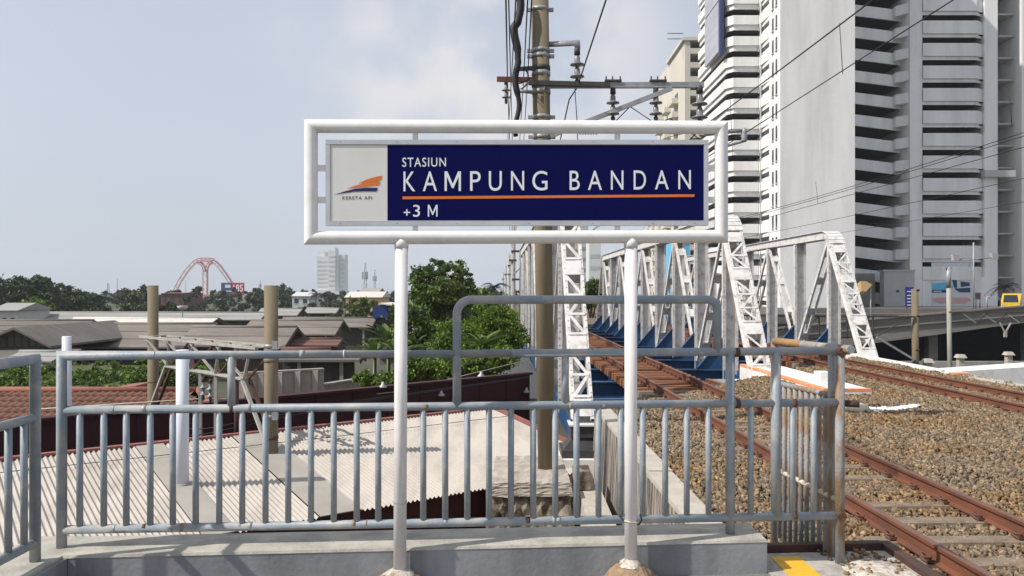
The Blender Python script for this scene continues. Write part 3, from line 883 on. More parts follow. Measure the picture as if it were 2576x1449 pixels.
# short uprights between middle and top rail
for xd in (582, 1422):
    tx = (xd - 1288) / F
    Y = 4.885 / (1 - 0.0685 * tx)
    MB().tube(fp(tx * Y, ZMID), fp(tx * Y, ZTOP), RB + 0.004, 10).build('upright', 'rail_paint', ral)
for ph in (319, 415, 505, 601, 691, 783, 877, 969, 1062, 1153, 1244, 1335, 1427, 1513, 1603, 1693, 1781, 1869, 1956, 2044, 2133, 2221, 2306, 2394, 2483, 2571, 2661, 2747, 2834, 3003, 3170, 3255):
    tx = (ph - 2048) / 3277.0
    Y = 4.885 / (1 - 0.0685 * tx)
    put('baluster', BAL, ral, (tx * Y, Y, 0))
rgw = random.Random(17)
for k in range(26):
    x = rgw.uniform(XL + 0.1, XM - 0.05); z = rgw.choice((ZTOP, ZMID, ZMID, ZLOW, ZLOW)); w_ = rgw.uniform(0.006, 0.03)
    MB().tube(fp(x, z), fp(x + w_, z), RR + rgw.uniform(0.0006, 0.0016), 14).build('weld_seam', rgw.choice(('rust_joint', 'rail_paint_worn', 'rail_paint_worn', 'galvanised')), ral)
# raised hoop
hx0, hx1 = -0.327, 1.245
def arc(cx, cz, r, a0, a1, n=7):
    return [fp(cx + r * math.cos(math.radians(a0 + (a1 - a0) * k / (n - 1))), cz + r * math.sin(math.radians(a0 + (a1 - a0) * k / (n - 1)))) for k in range(n)]
hp = [fp(hx0, ZMID)] + arc(hx0 + 0.085, 1.975 - 0.085, 0.085, 180, 90) + arc(hx1 - 0.06, 1.975 - 0.06, 0.06, 90, 0) + [fp(hx1, ZTOP)]
MB().path(hp, RR + 0.001, 14).build('raised_hoop', 'rail_paint', ral)
# rear posts of the end bay and their rust stained couplings
for x, z0 in ((1.61, ZLOW), (XR, 0.355)):
    MB().tube(fp(x, z0), fp(x, ZTOP), RP, 14).build('post', 'rail_paint' if x < 1.9 else 'rail_paint_worn', ral)
def collar(m, p, q, r):
    m.tube(p, q, r, 14)
cl_ = MB(); collar(cl_, fp(XM + 0.03, ZTOP), fp(XM + 0.055, ZTOP), RR + 0.004); collar(cl_, fp(XM + 0.035, ZMID), fp(XM + 0.058, ZMID), RR + 0.004)
cl_.build('weld_seam', 'rust_joint', ral)
cl_ = MB(); collar(cl_, fp(1.71, ZLOW), fp(1.735, ZLOW), RR + 0.003); collar(cl_, fp(1.71, ZMID), fp(1.735, ZMID), RR + 0.003)
cl_.build('weld_seam', 'rust_joint', ral)
for z in (ZTOP, ZLOW):
    MB().tube(V(XR, FY(XR) + 0.03, z), V(XR, FY(XR) - 0.045, z), RR + 0.002, 14).build('open_pipe_end', 'rust_joint', ral)
# slight paint splashes: a white weld seam on the top rail
MB().tube(fp(-0.99, ZTOP), fp(-0.984, ZTOP), RR + 0.0012, 14).build('weld_seam', 'post_white', ral)

lr = thing('pipe_railing', (-2.60, 4.3, 0.555), 'short blue grey railing at the left edge running towards the viewer', 'railing')
def lp(y, z):
    return V(-2.60 + 0.01 * (y - 4.4), y, z)
MB().path([lp(4.465, 0.54), lp(4.465, ZTOP), lp(1.2, ZTOP)], [RP, RP, RR], 14).build('corner_post', 'rail_paint', lr)
MB().tube(lp(4.465, ZMID - 0.005), lp(1.2, ZMID - 0.005), RR, 14).build('middle_rail', 'rail_paint', lr)
MB().tube(lp(4.465, ZLOW), lp(1.2, ZLOW), RR, 14).build('bottom_rail', 'rail_paint', lr)
y = 4.366
while y > 2.6:
    put('baluster', BAL, lr, lp(y, 0)); y -= 0.1345
MB().tube(lp(2.9, 0.54), lp(2.9, ZTOP), RP, 14).build('post', 'rail_paint', lr)

# side panel at the platform end, thin worn bars
sp = thing('side_railing', (1.95, 5.5, 0.26), 'rust streaked side railing panel at the platform end beside the yellow line', 'railing')
def spt(y, z):
    return V(2.03 - 0.12 * (y - 5.02), y, z)
MB().tube(spt(5.98, 1.66), spt(4.93, 1.675), RR + 0.001, 14).build('top_rail', 'rail_paint_worn', sp)
MB().tube(spt(5.97, 1.662), spt(5.55, 1.668), RR + 0.0025, 14).build('rusty_sleeve', 'rust_bright', sp)
MB().tube(spt(5.97, 1.36), spt(5.04, 1.372), 0.019, 12).build('middle_rail', 'rail_paint_worn', sp)
MB().tube(spt(5.98, 0.735), spt(5.03, 0.73), 0.017, 12).build('bottom_rail', 'plaster_white', sp)
MB().tube(spt(5.98, 0.2), spt(5.98, 1.66), 0.026, 12).build('post', 'rail_paint_worn', sp)
MB().tube(spt(5.16, 0.28), spt(5.16, 1.66), 0.023, 12).build('post', 'rail_paint_worn', sp)
BAR = MB().tube((0, 0, 0.25), (0, 0, 1.365), 0.0165, 10).mesh('bar', 'rail_paint_worn')
for k in range(10):
    yy = 5.90 - k * 0.083
    put('bar', BAR, sp, spt(yy, 0.0))
MB().tube(spt(5.06, 1.335) + V(0.0, 0, 0), spt(5.06, 1.335) + V(0.10, -0.05, 0.0), 0.021, 10).build('stub_pipe', 'steel_dark', sp)

# ------------------------------------------------------------------ station sign
SGY, SGS = 4.675, 0.06
def S(xd, yd, dy=0.0):
    tx = (xd - 1288) / F
    Y = SGY / (1 - SGS * tx)
    return V(tx * Y, Y + dy, ZC - (yd - 735) / F * Y)
sg = thing('station_sign', (0.03, SGY, 0.355), 'white tube framed station name sign with dark blue panel on two posts', 'sign')
PR = 0.038
fr = [S(782.5, 317.5), S(1814.5, 320.5), S(1814.5, 594.5), S(782.5, 598.5)]
# four mitred tubes
nr = V(-SGS, 1, 0).normalized()
for i in range(4):
    a, c = fr[i], fr[(i + 1) % 4]
    d = (c - a).normalized()
    u = nr
    vv = d.cross(u)
    pd = (a - fr[i - 1]).normalized(); nd = (fr[(i + 2) % 4] - c).normalized()
    ta = (pd + d).normalized(); tb = (d + nd).normalized()
    vs_ = []
    n = 20
    for base, tt in ((a, ta), (c, tb)):
        for j in range(n):
            an = 2 * math.pi * j / n
            off = u * (math.cos(an) * PR) + vv * (math.sin(an) * PR)
            off = off - d * (off.dot(tt) / d.dot(tt))
            vs_.append(base + off)
    MB().add(vs_, [(j, (j + 1) % n, n + (j + 1) % n, n + j) for j in range(n)], True).build('frame_tube', 'sign_white', sg)
for (xd, xb, yb_) in ((1010, 1005.5, 1442), (1587, 1587, 1424)):
    top = S(xd, 600); 
    bot = S(xb, yb_)
    MB().tube(bot - V(0, 0, 0.12), top, PR - 0.0015, 20).build('post', 'post_white', sg)
    c = S(xd, 625)
    MB().path([c, c + (top - c) * 0.55, top], [PR + 0.0015, PR + 0.002, PR - 0.006], 20).build('post_collar', 'sign_white', sg)
# board: backing, aluminium edge, white and blue panels
def plate(name, x0, y0, x1, y1, d0, d1, m, parent):
    p = [S(x0, y0), S(x1, y0), S(x1, y1), S(x0, y1)]
    mb = MB()
    mb.hexa([q + nr * d0 for q in (p[3], p[2], p[1], p[0])], [q + nr * d1 for q in (p[3], p[2], p[1], p[0])])
    return mb.build(name, m, parent)
bd = plate('board', 822, 355, 1778, 566, -0.012, 0.014, 'panel_white', sg)
plate('edge_strip', 820, 353, 1780, 364.5, -0.020, 0.016, 'aluminium', bd)
plate('edge_strip', 820, 557, 1780, 568, -0.020, 0.016, 'aluminium', bd)
plate('edge_strip', 820, 364.6, 831, 556.9, -0.019, 0.015, 'aluminium', bd)
plate('edge_strip', 1769, 364.6, 1780, 556.9, -0.019, 0.015, 'aluminium', bd)
plate('white_panel', 832, 366, 975, 556, -0.0145, -0.0125, 'panel_white', bd)
bp = plate('blue_panel', 975.5, 366, 1768, 555, -0.0148, -0.0125, 'panel_blue', bd)
for (x0, y0, x1, y1) in ((1038, 332, 1052, 353), (1546, 332, 1560, 353), (1038, 568, 1052, 590), (1546, 568, 1560, 590), (798, 415, 821, 431), (798, 495, 821, 511), (1779, 415, 1800, 431), (1779, 495, 1800, 511)):
    plate('mounting_tab', x0, y0, x1, y1, -0.004, 0.004, 'sign_white', sg)
for xd in (858, 1000, 1150, 1330, 1490, 1640, 1745):
    for yd in (358.5, 562.5):
        c = S(xd, yd) - nr * 0.0205
        MB().tube(c, c - nr * 0.0015, 0.0022, 8).build('screw', 'steel_dark', bd)

def text_mesh(body, spacing=1.0, bold=0.0):
    cu = bpy.data.curves.new('txt', 'FONT')
    cu.body = body
    cu.size = 1.0
    cu.space_character = spacing
    cu.offset = bold
    cu.resolution_u = 5
    ob = bpy.data.objects.new('txt', cu)
    COL.objects.link(ob)
    dg_ = bpy.context.evaluated_depsgraph_get()
    me = bpy.data.meshes.new_from_object(ob.evaluated_get(dg_))
    vs_ = [v.co.copy() for v in me.vertices]
    fs = [tuple(p.vertices) for p in me.polygons]
    bpy.data.objects.remove(ob); bpy.data.curves.remove(cu); bpy.data.meshes.remove(me)
    x0 = min(v.x for v in vs_); x1 = max(v.x for v in vs_); y0 = min(v.y for v in vs_); y1 = max(v.y for v in vs_)
    return [((v.x - x0) / (x1 - x0), (v.y - y0) / (y1 - y0)) for v in vs_], fs
def letter(body, quad, m, parent, depth=-0.0162, spacing=1.0, bold=0.0, name='lettering'):
    """quad = (x left, y top left, y bottom left, x right, y top right, y bottom right) on the sign"""
    uv, fs = text_mesh(body, spacing, bold)
    xl, ytl, ybl, xr, ytr, ybr = quad
    vs_ = []
    for u, v in uv:
        x = xl + (xr - xl) * u
        yt = ytl + (ytr - ytl) * u; yb2 = ybl + (ybr - ybl) * u
        vs_.append(S(x, yb2 + (yt - yb2) * v) + nr * depth)
    return MB().add(vs_, fs).build(name, m, parent)
letter('STASIUN', (1012.5, 397.5, 421, 1122, 397.5, 420), 'letter_white', bp, spacing=1.15, bold=0.005)
MPOLY = [(0, 0), (0, 1), (0.175, 1), (0.50, 0.36), (0.825, 1), (1, 1), (1, 0), (0.86, 0), (0.86, 0.73), (0.545, 0.14), (0.455, 0.14), (0.14, 0.73), (0.14, 0)]
def letter_m(quad, m, parent):
    xl, yt, yb_, xr = quad
    vs_ = [S(xl + (xr - xl) * u, yb_ + (yt - yb_) * v) + nr * -0.0162 for u, v in MPOLY]
    MB().add(vs_, [tuple(reversed(range(len(vs_))))]).build('lettering', m, parent)
def cap(ch, x0, x1, base=482.0):
    k = (x0 - 1014.5) / (1737 - 1014.5)
    yb_ = base - 5.5 * k; yt = 432.5 - 3.5 * k
    if ch in 'GU': yb_ += 0.6
    if ch == 'M':
        letter_m((x0, yt, yb_, x1), 'letter_white', bp)
    else:
        letter(ch, (x0, yt, yb_, x1, yt - 0.15, yb_ - 0.2), 'letter_white', bp, bold=0.001)
for ch, x0, x1 in (('K', 1015.5, 1045), ('A', 1064, 1099.5), ('M', 1118.5, 1159.5), ('P', 1182.5, 1209), ('U', 1229.5, 1262), ('N', 1285, 1318), ('G', 1338.5, 1376.5), ('B', 1432, 1457.5), ('A', 1478, 1513), ('N', 1535.5, 1567), ('D', 1592.5, 1623.5), ('A', 1646, 1680.5), ('N', 1704.5, 1736)):
    cap(ch, x0, x1)
letter('+', (1016, 527, 543, 1032, 527, 543), 'letter_white', bp, bold=0.008)
letter('3', (1039.5, 516, 546, 1057, 516, 546), 'letter_white', bp, bold=0.004)
letter_m((1076.5, 516, 545.5, 1101), 'letter_white', bp)
letter('KERETA API', (862.5, 494.5, 503, 936.5, 494.5, 502.5), 'print_black', bd, depth=-0.0160, spacing=1.3, bold=0.012)
def sign_poly(pts, m, parent, depth=-0.0162, name='underline'):
    vs_ = [S(x, y) + nr * depth for x, y in pts]
    return MB().add(vs_, [tuple(range(len(vs_)))]).build(name, m, parent)
sign_poly([(1013, 502), (1745, 496), (1745, 489.5), (1013, 495)], 'print_orange', bp)
def Z8(x, y):
    return ((1180 + x / 2.588) / 1.59006, (440 + y / 2.588) / 1.59006)
def strip(pairs, m, name='logo_stripe'):
    up = [S(*Z8(x, y)) + nr * -0.0162 for x, y, _ in pairs]
    lo = [S(*Z8(x, y)) + nr * -0.0162 for x, _, y in pairs]
    n = len(pairs)
    return MB().add(up + lo, [(i, n + i, n + i + 1, i + 1) for i in range(n - 1)]).build(name, m, bd)
strip([(410, 880, 881), (520, 845, 862), (620, 820, 848), (740, 808, 845), (845, 808, 846), (860, 808, 815)], 'print_navy')
strip([(545, 814, 816), (640, 782, 806), (740, 758, 796), (840, 747, 784), (872, 748, 780), (886, 746, 752)], 'print_orange')
strip([(660, 764, 766), (740, 724, 750), (820, 700, 738), (880, 688, 735), (893, 686, 722), (904, 684, 690)], 'print_orange')
strip([(690, 762, 764), (780, 744, 754), (840, 738, 744), (880, 735.5, 737.5)], 'print_orange')
# wire ties
for (xd, yd, x2) in ((1005.5, 1262, 2), (1587, 1310, 18)):
    c = S(xd, yd)
    MB().path([c + V(PR * 1.06 * math.cos(a), PR * 1.06 * math.sin(a), 0.004 * math.sin(2 * a)) for a in [k * math.pi / 9 for k in range(18)]], 0.0022 if x2 < 5 else 0.0048, 6, closed=True).build('wire_tie', 'plaster_white' if x2 > 5 else 'galvanised', sg)
c = S(1587, 1306)
MB().path([c + V(0.05, -0.01, 0.03), c + V(0.062, -0.012, 0.0), c + V(0.048, -0.012, -0.025), c + V(0.035, -0.01, -0.03)], 0.0045, 6).build('wire_tie', 'steel_black', sg)
MB().path([c + V(-0.05, -0.01, 0.05), c + V(-0.066, -0.012, 0.02), c + V(-0.043, -0.012, -0.005)], 0.0045, 6).build('wire_tie', 'steel_black', sg)

# cement mounds at the sign posts
def mound(name, c, rad, h, label, seed):
    rg = random.Random(seed)
    m = MB(); n = 26; rings = 9
    vs_ = []
    for i in range(rings):
        t = i / (rings - 1)
        r = rad * (1 - t)
        for j in range(n):
            a = 2 * math.pi * j / n
            k = 1 + 0.16 * math.sin(2 * a + seed) + 0.08 * math.sin(5 * a) + rg.uniform(-0.05, 0.05)
            z = h * (1 - (1 - t) ** 2.2) + rg.uniform(-0.006, 0.006)
            yy = c[1] + r * k * math.sin(a)
            yy = min(yy, KY(c[0]) - 0.002 + 0.07 * (r * k * math.cos(a)))
            vs_.append((c[0] + r * k * math.cos(a), yy, 0.353 + max(z, 0)))
    fs = [(i * n + j, i * n + (j + 1) % n, (i + 1) * n + (j + 1) % n, (i + 1) * n + j) for i in range(rings - 1) for j in range(n)]
    t = thing(name, (c[0], c[1], 0.355), label, 'mound')
    m.add(vs_, fs, True).build('mound_body', 'mound_cement', t)
    m = MB()
    vs_ = []
    for i in range(4):
        for j in range(n):
            a = 2 * math.pi * j / n
            r = (0.037, 0.043, 0.052, 0.066)[i] * (1 + 0.22 * math.sin(2 * a + seed) * (i / 3) + (rg.uniform(-0.12, 0.34) * (i / 3)))
            z = (h + 0.022, h + 0.012, h + 0.003, h - 0.014)[i] + rg.uniform(-0.002, 0.002)
            vs_.append((c[0] + r * math.cos(a), min(c[1] + r * math.sin(a), KY(c[0]) - 0.003), 0.353 + z))
    fs = [(i * n + j, i * n + (j + 1) % n, (i + 1) * n + (j + 1) % n, (i + 1) * n + j) for i in range(3) for j in range(n)]
    m.add(vs_, fs, True).build('paint_splash', 'plaster_white', t)
b1 = S(1005.5, 1438); b2 = S(1587, 1420)
mound('cement_mound', (b1.x, b1.y, 0), 0.155, 0.085, 'brown cement mound round the foot of the left sign post', 2)
mound('cement_mound', (b2.x, b2.y, 0), 0.185, 0.115, 'brown cement mound round the foot of the right sign post', 5)

# ------------------------------------------------------------------ catenary poles and brackets
def insulator(name, top, label, parent=None, m='insulator_grey', n=2, sc=1.0):
    """hanging porcelain insulator: cap, sheds, lower clamp"""
    t = thing(name, (top[0], top[1], top[2] - 0.6 * sc), label, 'insulator')
    x, y, z = top
    MB().lathe((x, y, z), [(0.02 * sc, -0.10 * sc), (0.05 * sc, -0.10 * sc), (0.045 * sc, 0.0), (0.02 * sc, 0.02 * sc)], 10).build('cap', 'steel_black', t)
    zz = z - 0.10 * sc
    for k in range(n):
        MB().lathe((x, y, zz - 0.19 * sc), [(0.025 * sc, 0.0), (0.035 * sc, 0.02 * sc), (0.115 * sc, 0.025 * sc), (0.11 * sc, 0.045 * sc), (0.05 * sc, 0.07 * sc), (0.045 * sc, 0.15 * sc), (0.025 * sc, 0.19 * sc)], 12).build('shed', m, t)
        zz -= 0.19 * sc
    MB().lathe((x, y, zz - 0.14 * sc), [(0.015 * sc, 0.0), (0.035 * sc, 0.02 * sc), (0.04 * sc, 0.11 * sc), (0.02 * sc, 0.14 * sc)], 8).build('clamp', 'steel_black', t)
    return V(x, y, zz - 0.14 * sc)

# main pole behind the sign
MPY = 13.0
mp0 = P(1376, 1178, MPY); mp1 = P(1357, -60, MPY)
mpole = thing('catenary_pole', mp0, 'thick weathered concrete catenary pole rising behind the sign', 'pole')
MB().tube(mp0 - V(0, 0, 0.3), mp1, 0.139, 24).build('shaft', 'pole_concrete', mpole)
def on(yd):
    t = (yd - 1178) / (-60 - 1178)
    return mp0.lerp(mp1, t)
for yd in (25, 128, 142, 295, 345):
    c = on(yd)
    MB().tube(c - V(0, 0, 0.03), c + V(0, 0, 0.03), 0.147, 24).build('steel_band', 'galvanised', mpole)
    for s in (-1, 1):
        MB().box((c.x + s * 0.18 - 0.035, c.y - 0.03, c.z - 0.025), (c.x + s * 0.18 + 0.035, c.y + 0.03, c.z + 0.025)).build('band_lug', 'galvanised', mpole)
for yd in (172, 186, 214, 232):
    c = on(yd)
    MB().tube(c - V(0, 0, 0.035), c + V(0, 0, 0.035), 0.150, 24).build('steel_band', 'steel_black' if yd in (172, 214) else 'galvanised', mpole)
c = on(752)
MB().tube(c - V(0, 0, 0.012), c + V(0, 0, 0.012), 0.142, 24).build('steel_band', 'pole_concrete', mpole)
# cross arm to the right, doubled next to the pole
arm = MB()
arm.bar(P(1370, 215, MPY - 0.16), P(1770, 214, MPY - 0.16), 0.075, 0.085); arm.build('cross_arm', 'galvanised', mpole)
MB().bar(P(1330, 208, MPY - 0.24), P(1535, 213, MPY - 0.24), 0.06, 0.07).build('cross_arm', 'steel_black', mpole)
MB().bar(P(1385, 342, MPY - 0.18), P(1690, 222, MPY - 0.18), 0.06, 0.07).build('brace', 'galvanised', mpole)
for xd in (1542, 1655):
    c = P(xd, 214, MPY - 0.16)
    MB().box((c.x - 0.13, c.y - 0.06, c.z + 0.045), (c.x + 0.13, c.y + 0.06, c.z + 0.075)).build('saddle', 'steel_black', mpole)
    for s in (-0.11, -0.01, 0.11):
        MB().tube(c + V(s, -0.03, 0.03), c + V(s, -0.03, 0.13 if s else 0.17), 0.012, 6).build('bolt', 'steel_black', mpole)
# upper bracket
MB().path([P(1372, 112, MPY), P(1452, 108, MPY), P(1453, 122, MPY)], 0.045, 8).build('upper_bracket', 'galvanised', mpole)
# left brackets
MB().bar(P(1250, 199, MPY + 0.1), P(1342, 201, MPY + 0.1), 0.06, 0.075).build('red_bracket', 'bracket_red', mpole)
MB().bar(P(1296, 174, MPY - 0.1), P(1372, 170, MPY - 0.1), 0.05, 0.06).build('left_bracket', 'steel_black', mpole)
MB().tube(P(1300, 232, MPY), P(1340, 200, MPY), 0.02, 6).build('brace', 'galvanised', mpole)
MB().tube(P(1300, 228, MPY), P(1340, 232, MPY), 0.03, 6).build('left_bracket', 'galvanised', mpole)
MB().path([P(1303 + 26 * math.sin(a), 200 - 32 - 20 * math.cos(a) + 22, MPY) for a in [k * math.pi / 8 for k in range(9)]], 0.012, 6).build('cable_loop', 'wire_black', mpole)
MB().bar(P(1385, 340, MPY - 0.1), P(1420, 322, MPY - 0.1), 0.05, 0.05).build('brace', 'galvanised', mpole)
cz = P(1480, 331, MPY)
MB().box((cz.x - 0.17, cz.y - 0.03, cz.z), (cz.x + 0.17, cz.y + 0.03, cz.z + 0.035)).build('clamp_rail', 'steel_black', mpole)
for k in range(7):
    MB().tube((cz.x - 0.13 + k * 0.043, cz.y, cz.z - 0.05), (cz.x - 0.13 + k * 0.043, cz.y, cz.z + 0.01), 0.009, 6).build('bolt', 'steel_black', mpole)

i0 = insulator('insulator', P(1452, 122, MPY), 'grey insulator under the uppermost bracket of the pole behind the sign')
i1 = insulator('insulator', P(1542, 222, MPY - 0.16), 'grey insulator nearest the pole on the long cross arm', sc=0.9)
i2 = insulator('insulator', P(1650, 222, MPY - 0.16), 'middle insulator hanging from the long cross arm', sc=0.9)
i3 = insulator('insulator', P(1760, 217, MPY - 0.16), 'insulator at the free end of the long cross arm', sc=1.1)
insulator('insulator', P(1273, 203, MPY + 0.1), 'small insulator under the rusty red bracket left of the pole', sc=0.6)

# pedestal of the main pole
pd_ = thing('pole_footing', (0.5, 12.9, -2.2), 'crumbling concrete footing block under the catenary pole', 'footing')
zt = mp0.z
def rough_block(name, m_, bot, top, parent, amp, n=10, seed=1):
    """eight-corner block, finely divided, with chipped faces"""
    rg_ = np.random.default_rng(seed)
    c8 = [Vector(p) for p in bot] + [Vector(p) for p in top]
    quads = [(0, 1, 5, 4), (1, 2, 6, 5), (2, 3, 7, 6), (3, 0, 4, 7), (4, 5, 6, 7)]
    key, vs_, fs = {}, [], []
    for q in quads:
        a, b_, c_, d_ = (c8[i] for i in q)
        idx = []
        for i in range(n + 1):
            for j in range(n + 1):
                u, v_ = i / n, j / n
                p = a.lerp(b_, u).lerp(d_.lerp(c_, u), v_)
                k_ = (round(p.x, 4), round(p.y, 4), round(p.z, 4))
                if k_ not in key:
                    key[k_] = len(vs_)
                    vs_.append(p + V(*rg_.normal(0, amp, 3)))
                idx.append(key[k_])
        for i in range(n):
            for j in range(n):
                fs.append((idx[i * (n + 1) + j], idx[(i + 1) * (n + 1) + j], idx[(i + 1) * (n + 1) + j + 1], idx[i * (n + 1) + j + 1]))
    return MB().add(vs_, fs).build(name, m_, parent)
rough_block('footing_body', 'pedestal', [(-0.45, 11.75, -2.7), (1.02, 11.85, -2.7), (1.0, 14.3, -2.7), (-0.35, 14.3, -2.7)], [(-0.30, 12.0, zt - 0.15), (0.86, 12.05, zt - 0.15), (0.84, 14.0, zt - 0.15), (-0.26, 14.0, zt - 0.15)], pd_, 0.022, 16, 3)
rough_block('footing_cap', 'pedestal_top', [(-0.33, 11.95, zt - 0.19), (0.90, 12.0, zt - 0.19), (0.88, 14.05, zt - 0.19), (-0.29, 14.05, zt - 0.19)], [(-0.31, 12.0, zt), (0.86, 12.05, zt), (0.84, 14.0, zt), (-0.27, 14.0, zt)], pd_, 0.007, 14, 4)

# poles farther down the line
def line_pole(xd, Y, ytop, r, label, arms):
    c = P(xd, 735, Y); base = V(c.x, Y, GZ + 0.02)
    t = thing('line_pole', base, label, 'pole', 'poles along the line beyond the bridge')
    top = P(xd, ytop, Y)
    MB().tube(base, top, r, 12).build('shaft', 'pole_pale', t)
    for yd, x0, x1 in arms:
        MB().bar(P(x0, yd, Y - r), P(x1, yd, Y - r), 0.12, 0.14).build('cross_arm', 'steel_black', t)
    if len(arms) > 1:
        MB().tube(P(x1, arms[0][0] + 30, Y - r), P(xd, arms[0][0] + 60, Y - r), 0.05, 6).build('brace', 'galvanised', t)
    return t
line_pole(1291, 57, 560, 0.16, 'nearest of the slim poles seen left of the thick pole', [(632, 1286, 1330), (655, 1280, 1300), (703, 1288, 1318)])
line_pole(1281, 95, 640, 0.15, 'second slim pole beyond the nearest slim pole', [(668, 1277, 1295), (690, 1278, 1296)])
line_pole(1272, 130, 668, 0.15, 'third slim pole towards the horizon', [(690, 1268, 1284)])
line_pole(1266, 170, 685, 0.15, 'farthest slim pole near the horizon', [(702, 1262, 1276)])

# ------------------------------------------------------------------ overhead wires
def sag(p, q, s, n=14):
    p, q = Vector(p), Vector(q)
    return [p.lerp(q, k / n) - V(0, 0, s * 4 * (k / n) * (1 - k / n)) for k in range(n + 1)]
def wire(pts, r, label, m='wire_black', group=None, name='overhead_wire'):
    o = MB().path(pts, r, 6).build(name, m)
    return tag(o, label, 'wire', group)
def ray_line(sl, h, y0, y1, s=0.0):
    """wire parallel to the tracks, h above the camera, at lateral offset h / slope"""
    x0 = h / sl
    return sag((x0 - 0.019 * y0, y0, ZC + h), (x0 - 0.019 * y1, y1, ZC + h), s)
wire(ray_line(0.640, 2.75, 2.0, 13.0), 0.0075, 'lower contact wire crossing the white tower diagonally')
wire(sag((i3.x - 0.02, i3.y, i3.z), (4.15, 2.0, ZC + 3.28), 0.06), 0.0085, 'upper carrier wire running to the cross arm insulator')
wire(ray_line(0.640, 2.75, 13.0, 70.0), 0.010, 'contact wire continuing over the bridge')
wire(sag(i3, (2.9, 60, ZC + 3.0), 0.5), 0.010, 'carrier wire continuing over the bridge')
# droppers between the two
for (xd, y0, y1) in ((2112, 58, 186), (1836, 238, 396)):
    Yd = 2.75 * F / (735 - y1)
    a = P(xd, y0, Yd); c = P(xd + 8, y1, Yd)
    o = MB().tube(a, c, 0.005, 6).build('dropper', 'wire_black')
    tag(o, 'vertical dropper wire hanging before the %s' % ('blank white tower wall' if xd > 2000 else 'banded tower'), 'wire')
# wire from the upper insulator, upwards out of the picture and down to the sign
wire([P(1527, -8, 9.5), i0, P(1432, 250, MPY + 0.4), P(1411, 345, MPY + 1.2), P(1385, 470, MPY + 4)], 0.0105, 'twisted black wire through the uppermost insulator')
wire([P(1445, 205, MPY), P(1452, 310, MPY), P(1455, 420, MPY)], 0.007, 'thin jumper wire below the cross arm')
wire([i1, P(1585, 268, MPY), i2, P(1686, 298, MPY), P(1760, 350, MPY)], 0.0085, 'slack jumper wire linking the cross arm insulators')
wire([P(1470, 322, MPY), i1], 0.0075, 'short wire rising to the first cross arm insulator')
wire([i3, P(1680, 345, MPY + 1)], 0.006, 'wire dropping left from the end insulator')
MBR = MB().bar(i3 - V(0, 0.02, 0), P(1800, 320, MPY - 0.2), 0.045, 0.05).build('steady_arm', 'galvanised')
tag(MBR, 'grey steady arm slanting down from the end insulator', 'arm')
# registration arm right of the sign frame
ra = thing('registration_arm', P(1830, 333, MPY), 'registration arm with insulator right of the sign frame', 'arm')
MB().tube(P(1760, 340, MPY), P(1872, 328, MPY), 0.028, 8).build('tube_arm', 'galvanised', ra)
MB().tube(P(1800, 376, MPY), P(1872, 355, MPY), 0.02, 8).build('tube_arm', 'galvanised', ra)
c = P(1872, 330, MPY)
MB().lathe((c.x, c.y, c.z - 0.17), [(0.03, 0), (0.06, 0.03), (0.035, 0.06), (0.06, 0.09), (0.035, 0.12), (0.05, 0.15), (0.03, 0.22)], 10).build('arm_insulator', 'galvanised', ra)
# far track wires
for sl_, h, r, s, lab in ((0.330, 3.55, 0.009, 0.35, 'upper carrier wire of the farther track'), (0.322, 3.42, 0.009, 0.33, 'doubled carrier wire just below the upper one'),
                          (0.275, 2.8, 0.008, 0.0, 'contact wire of the farther track'), (0.225, 2.75, 0.008, 0.12, 'lower feeder wire over the farther track'), (0.178, 2.6, 0.007, 0.1, 'lowest thin wire crossing the right hand tower')):
    wire(ray_line(sl_, h, 4.0, 46.0, s), r, lab, 'wire_black')
for xd, y0, y1 in ((2540, 246, 318), (2052, 457, 513)):
    Yd = 2.8 * F / (735 - y1)
    o = MB().tube(P(xd, y0, Yd), P(xd + 6, y1, Yd), 0.006, 6).build('dropper', 'wire_black')
    tag(o, 'short dropper wire %s' % ('at the right edge of the picture' if xd > 2300 else 'in front of the plain tower wall'), 'wire')
# cables along the poles, passing above the viewer
for k, (xd, yd, r, x2, m_, lab) in enumerate(((1274, 215, 0.010, 1284, 'wire_grey', 'leftmost knotted cable beside the thick pole'), (1281, 178, 0.008, 1287, 'wire_black', 'thin cable right of the knotted one'),
                               (1290, 173, 0.008, 1289, 'wire_black', 'thin cable ending at the black bracket'), (1320, 180, 0.0085, 1291, 'wire_black', 'thin cable left of the pole shaft'), (1330, 186, 0.0085, 1293, 'wire_black', 'thin cable touching the pole shaft'))):
    a = P(xd - (2 if k < 2 else -9), -30, 7.8); c = P(xd + (3 if k < 2 else -2), yd, MPY); e = P(xd + (8 if k < 2 else -12), 345, MPY + 6); f_ = P(x2, 615, 57)
    wire([a, c, e, P((x2 + xd) / 2, 500, 26), f_], r, lab, m_)
# thick bundled cable
pts = []
for k in range(34):
    y = -20 + k * 11.0
    pts.append(P(1301 + 5 * math.sin(k * 0.55) + (4 if y < 60 else 0) - (3 if 60 < y < 150 else 0), y, MPY - 0.2))
o = MB().path(pts, [0.062 if k < 14 else (0.05 if k < 24 else 0.038) for k in range(34)], 8).build('bundled_cable', 'wire_black')
tag(o, 'thick bundled black cable hanging left of the pole', 'cable')

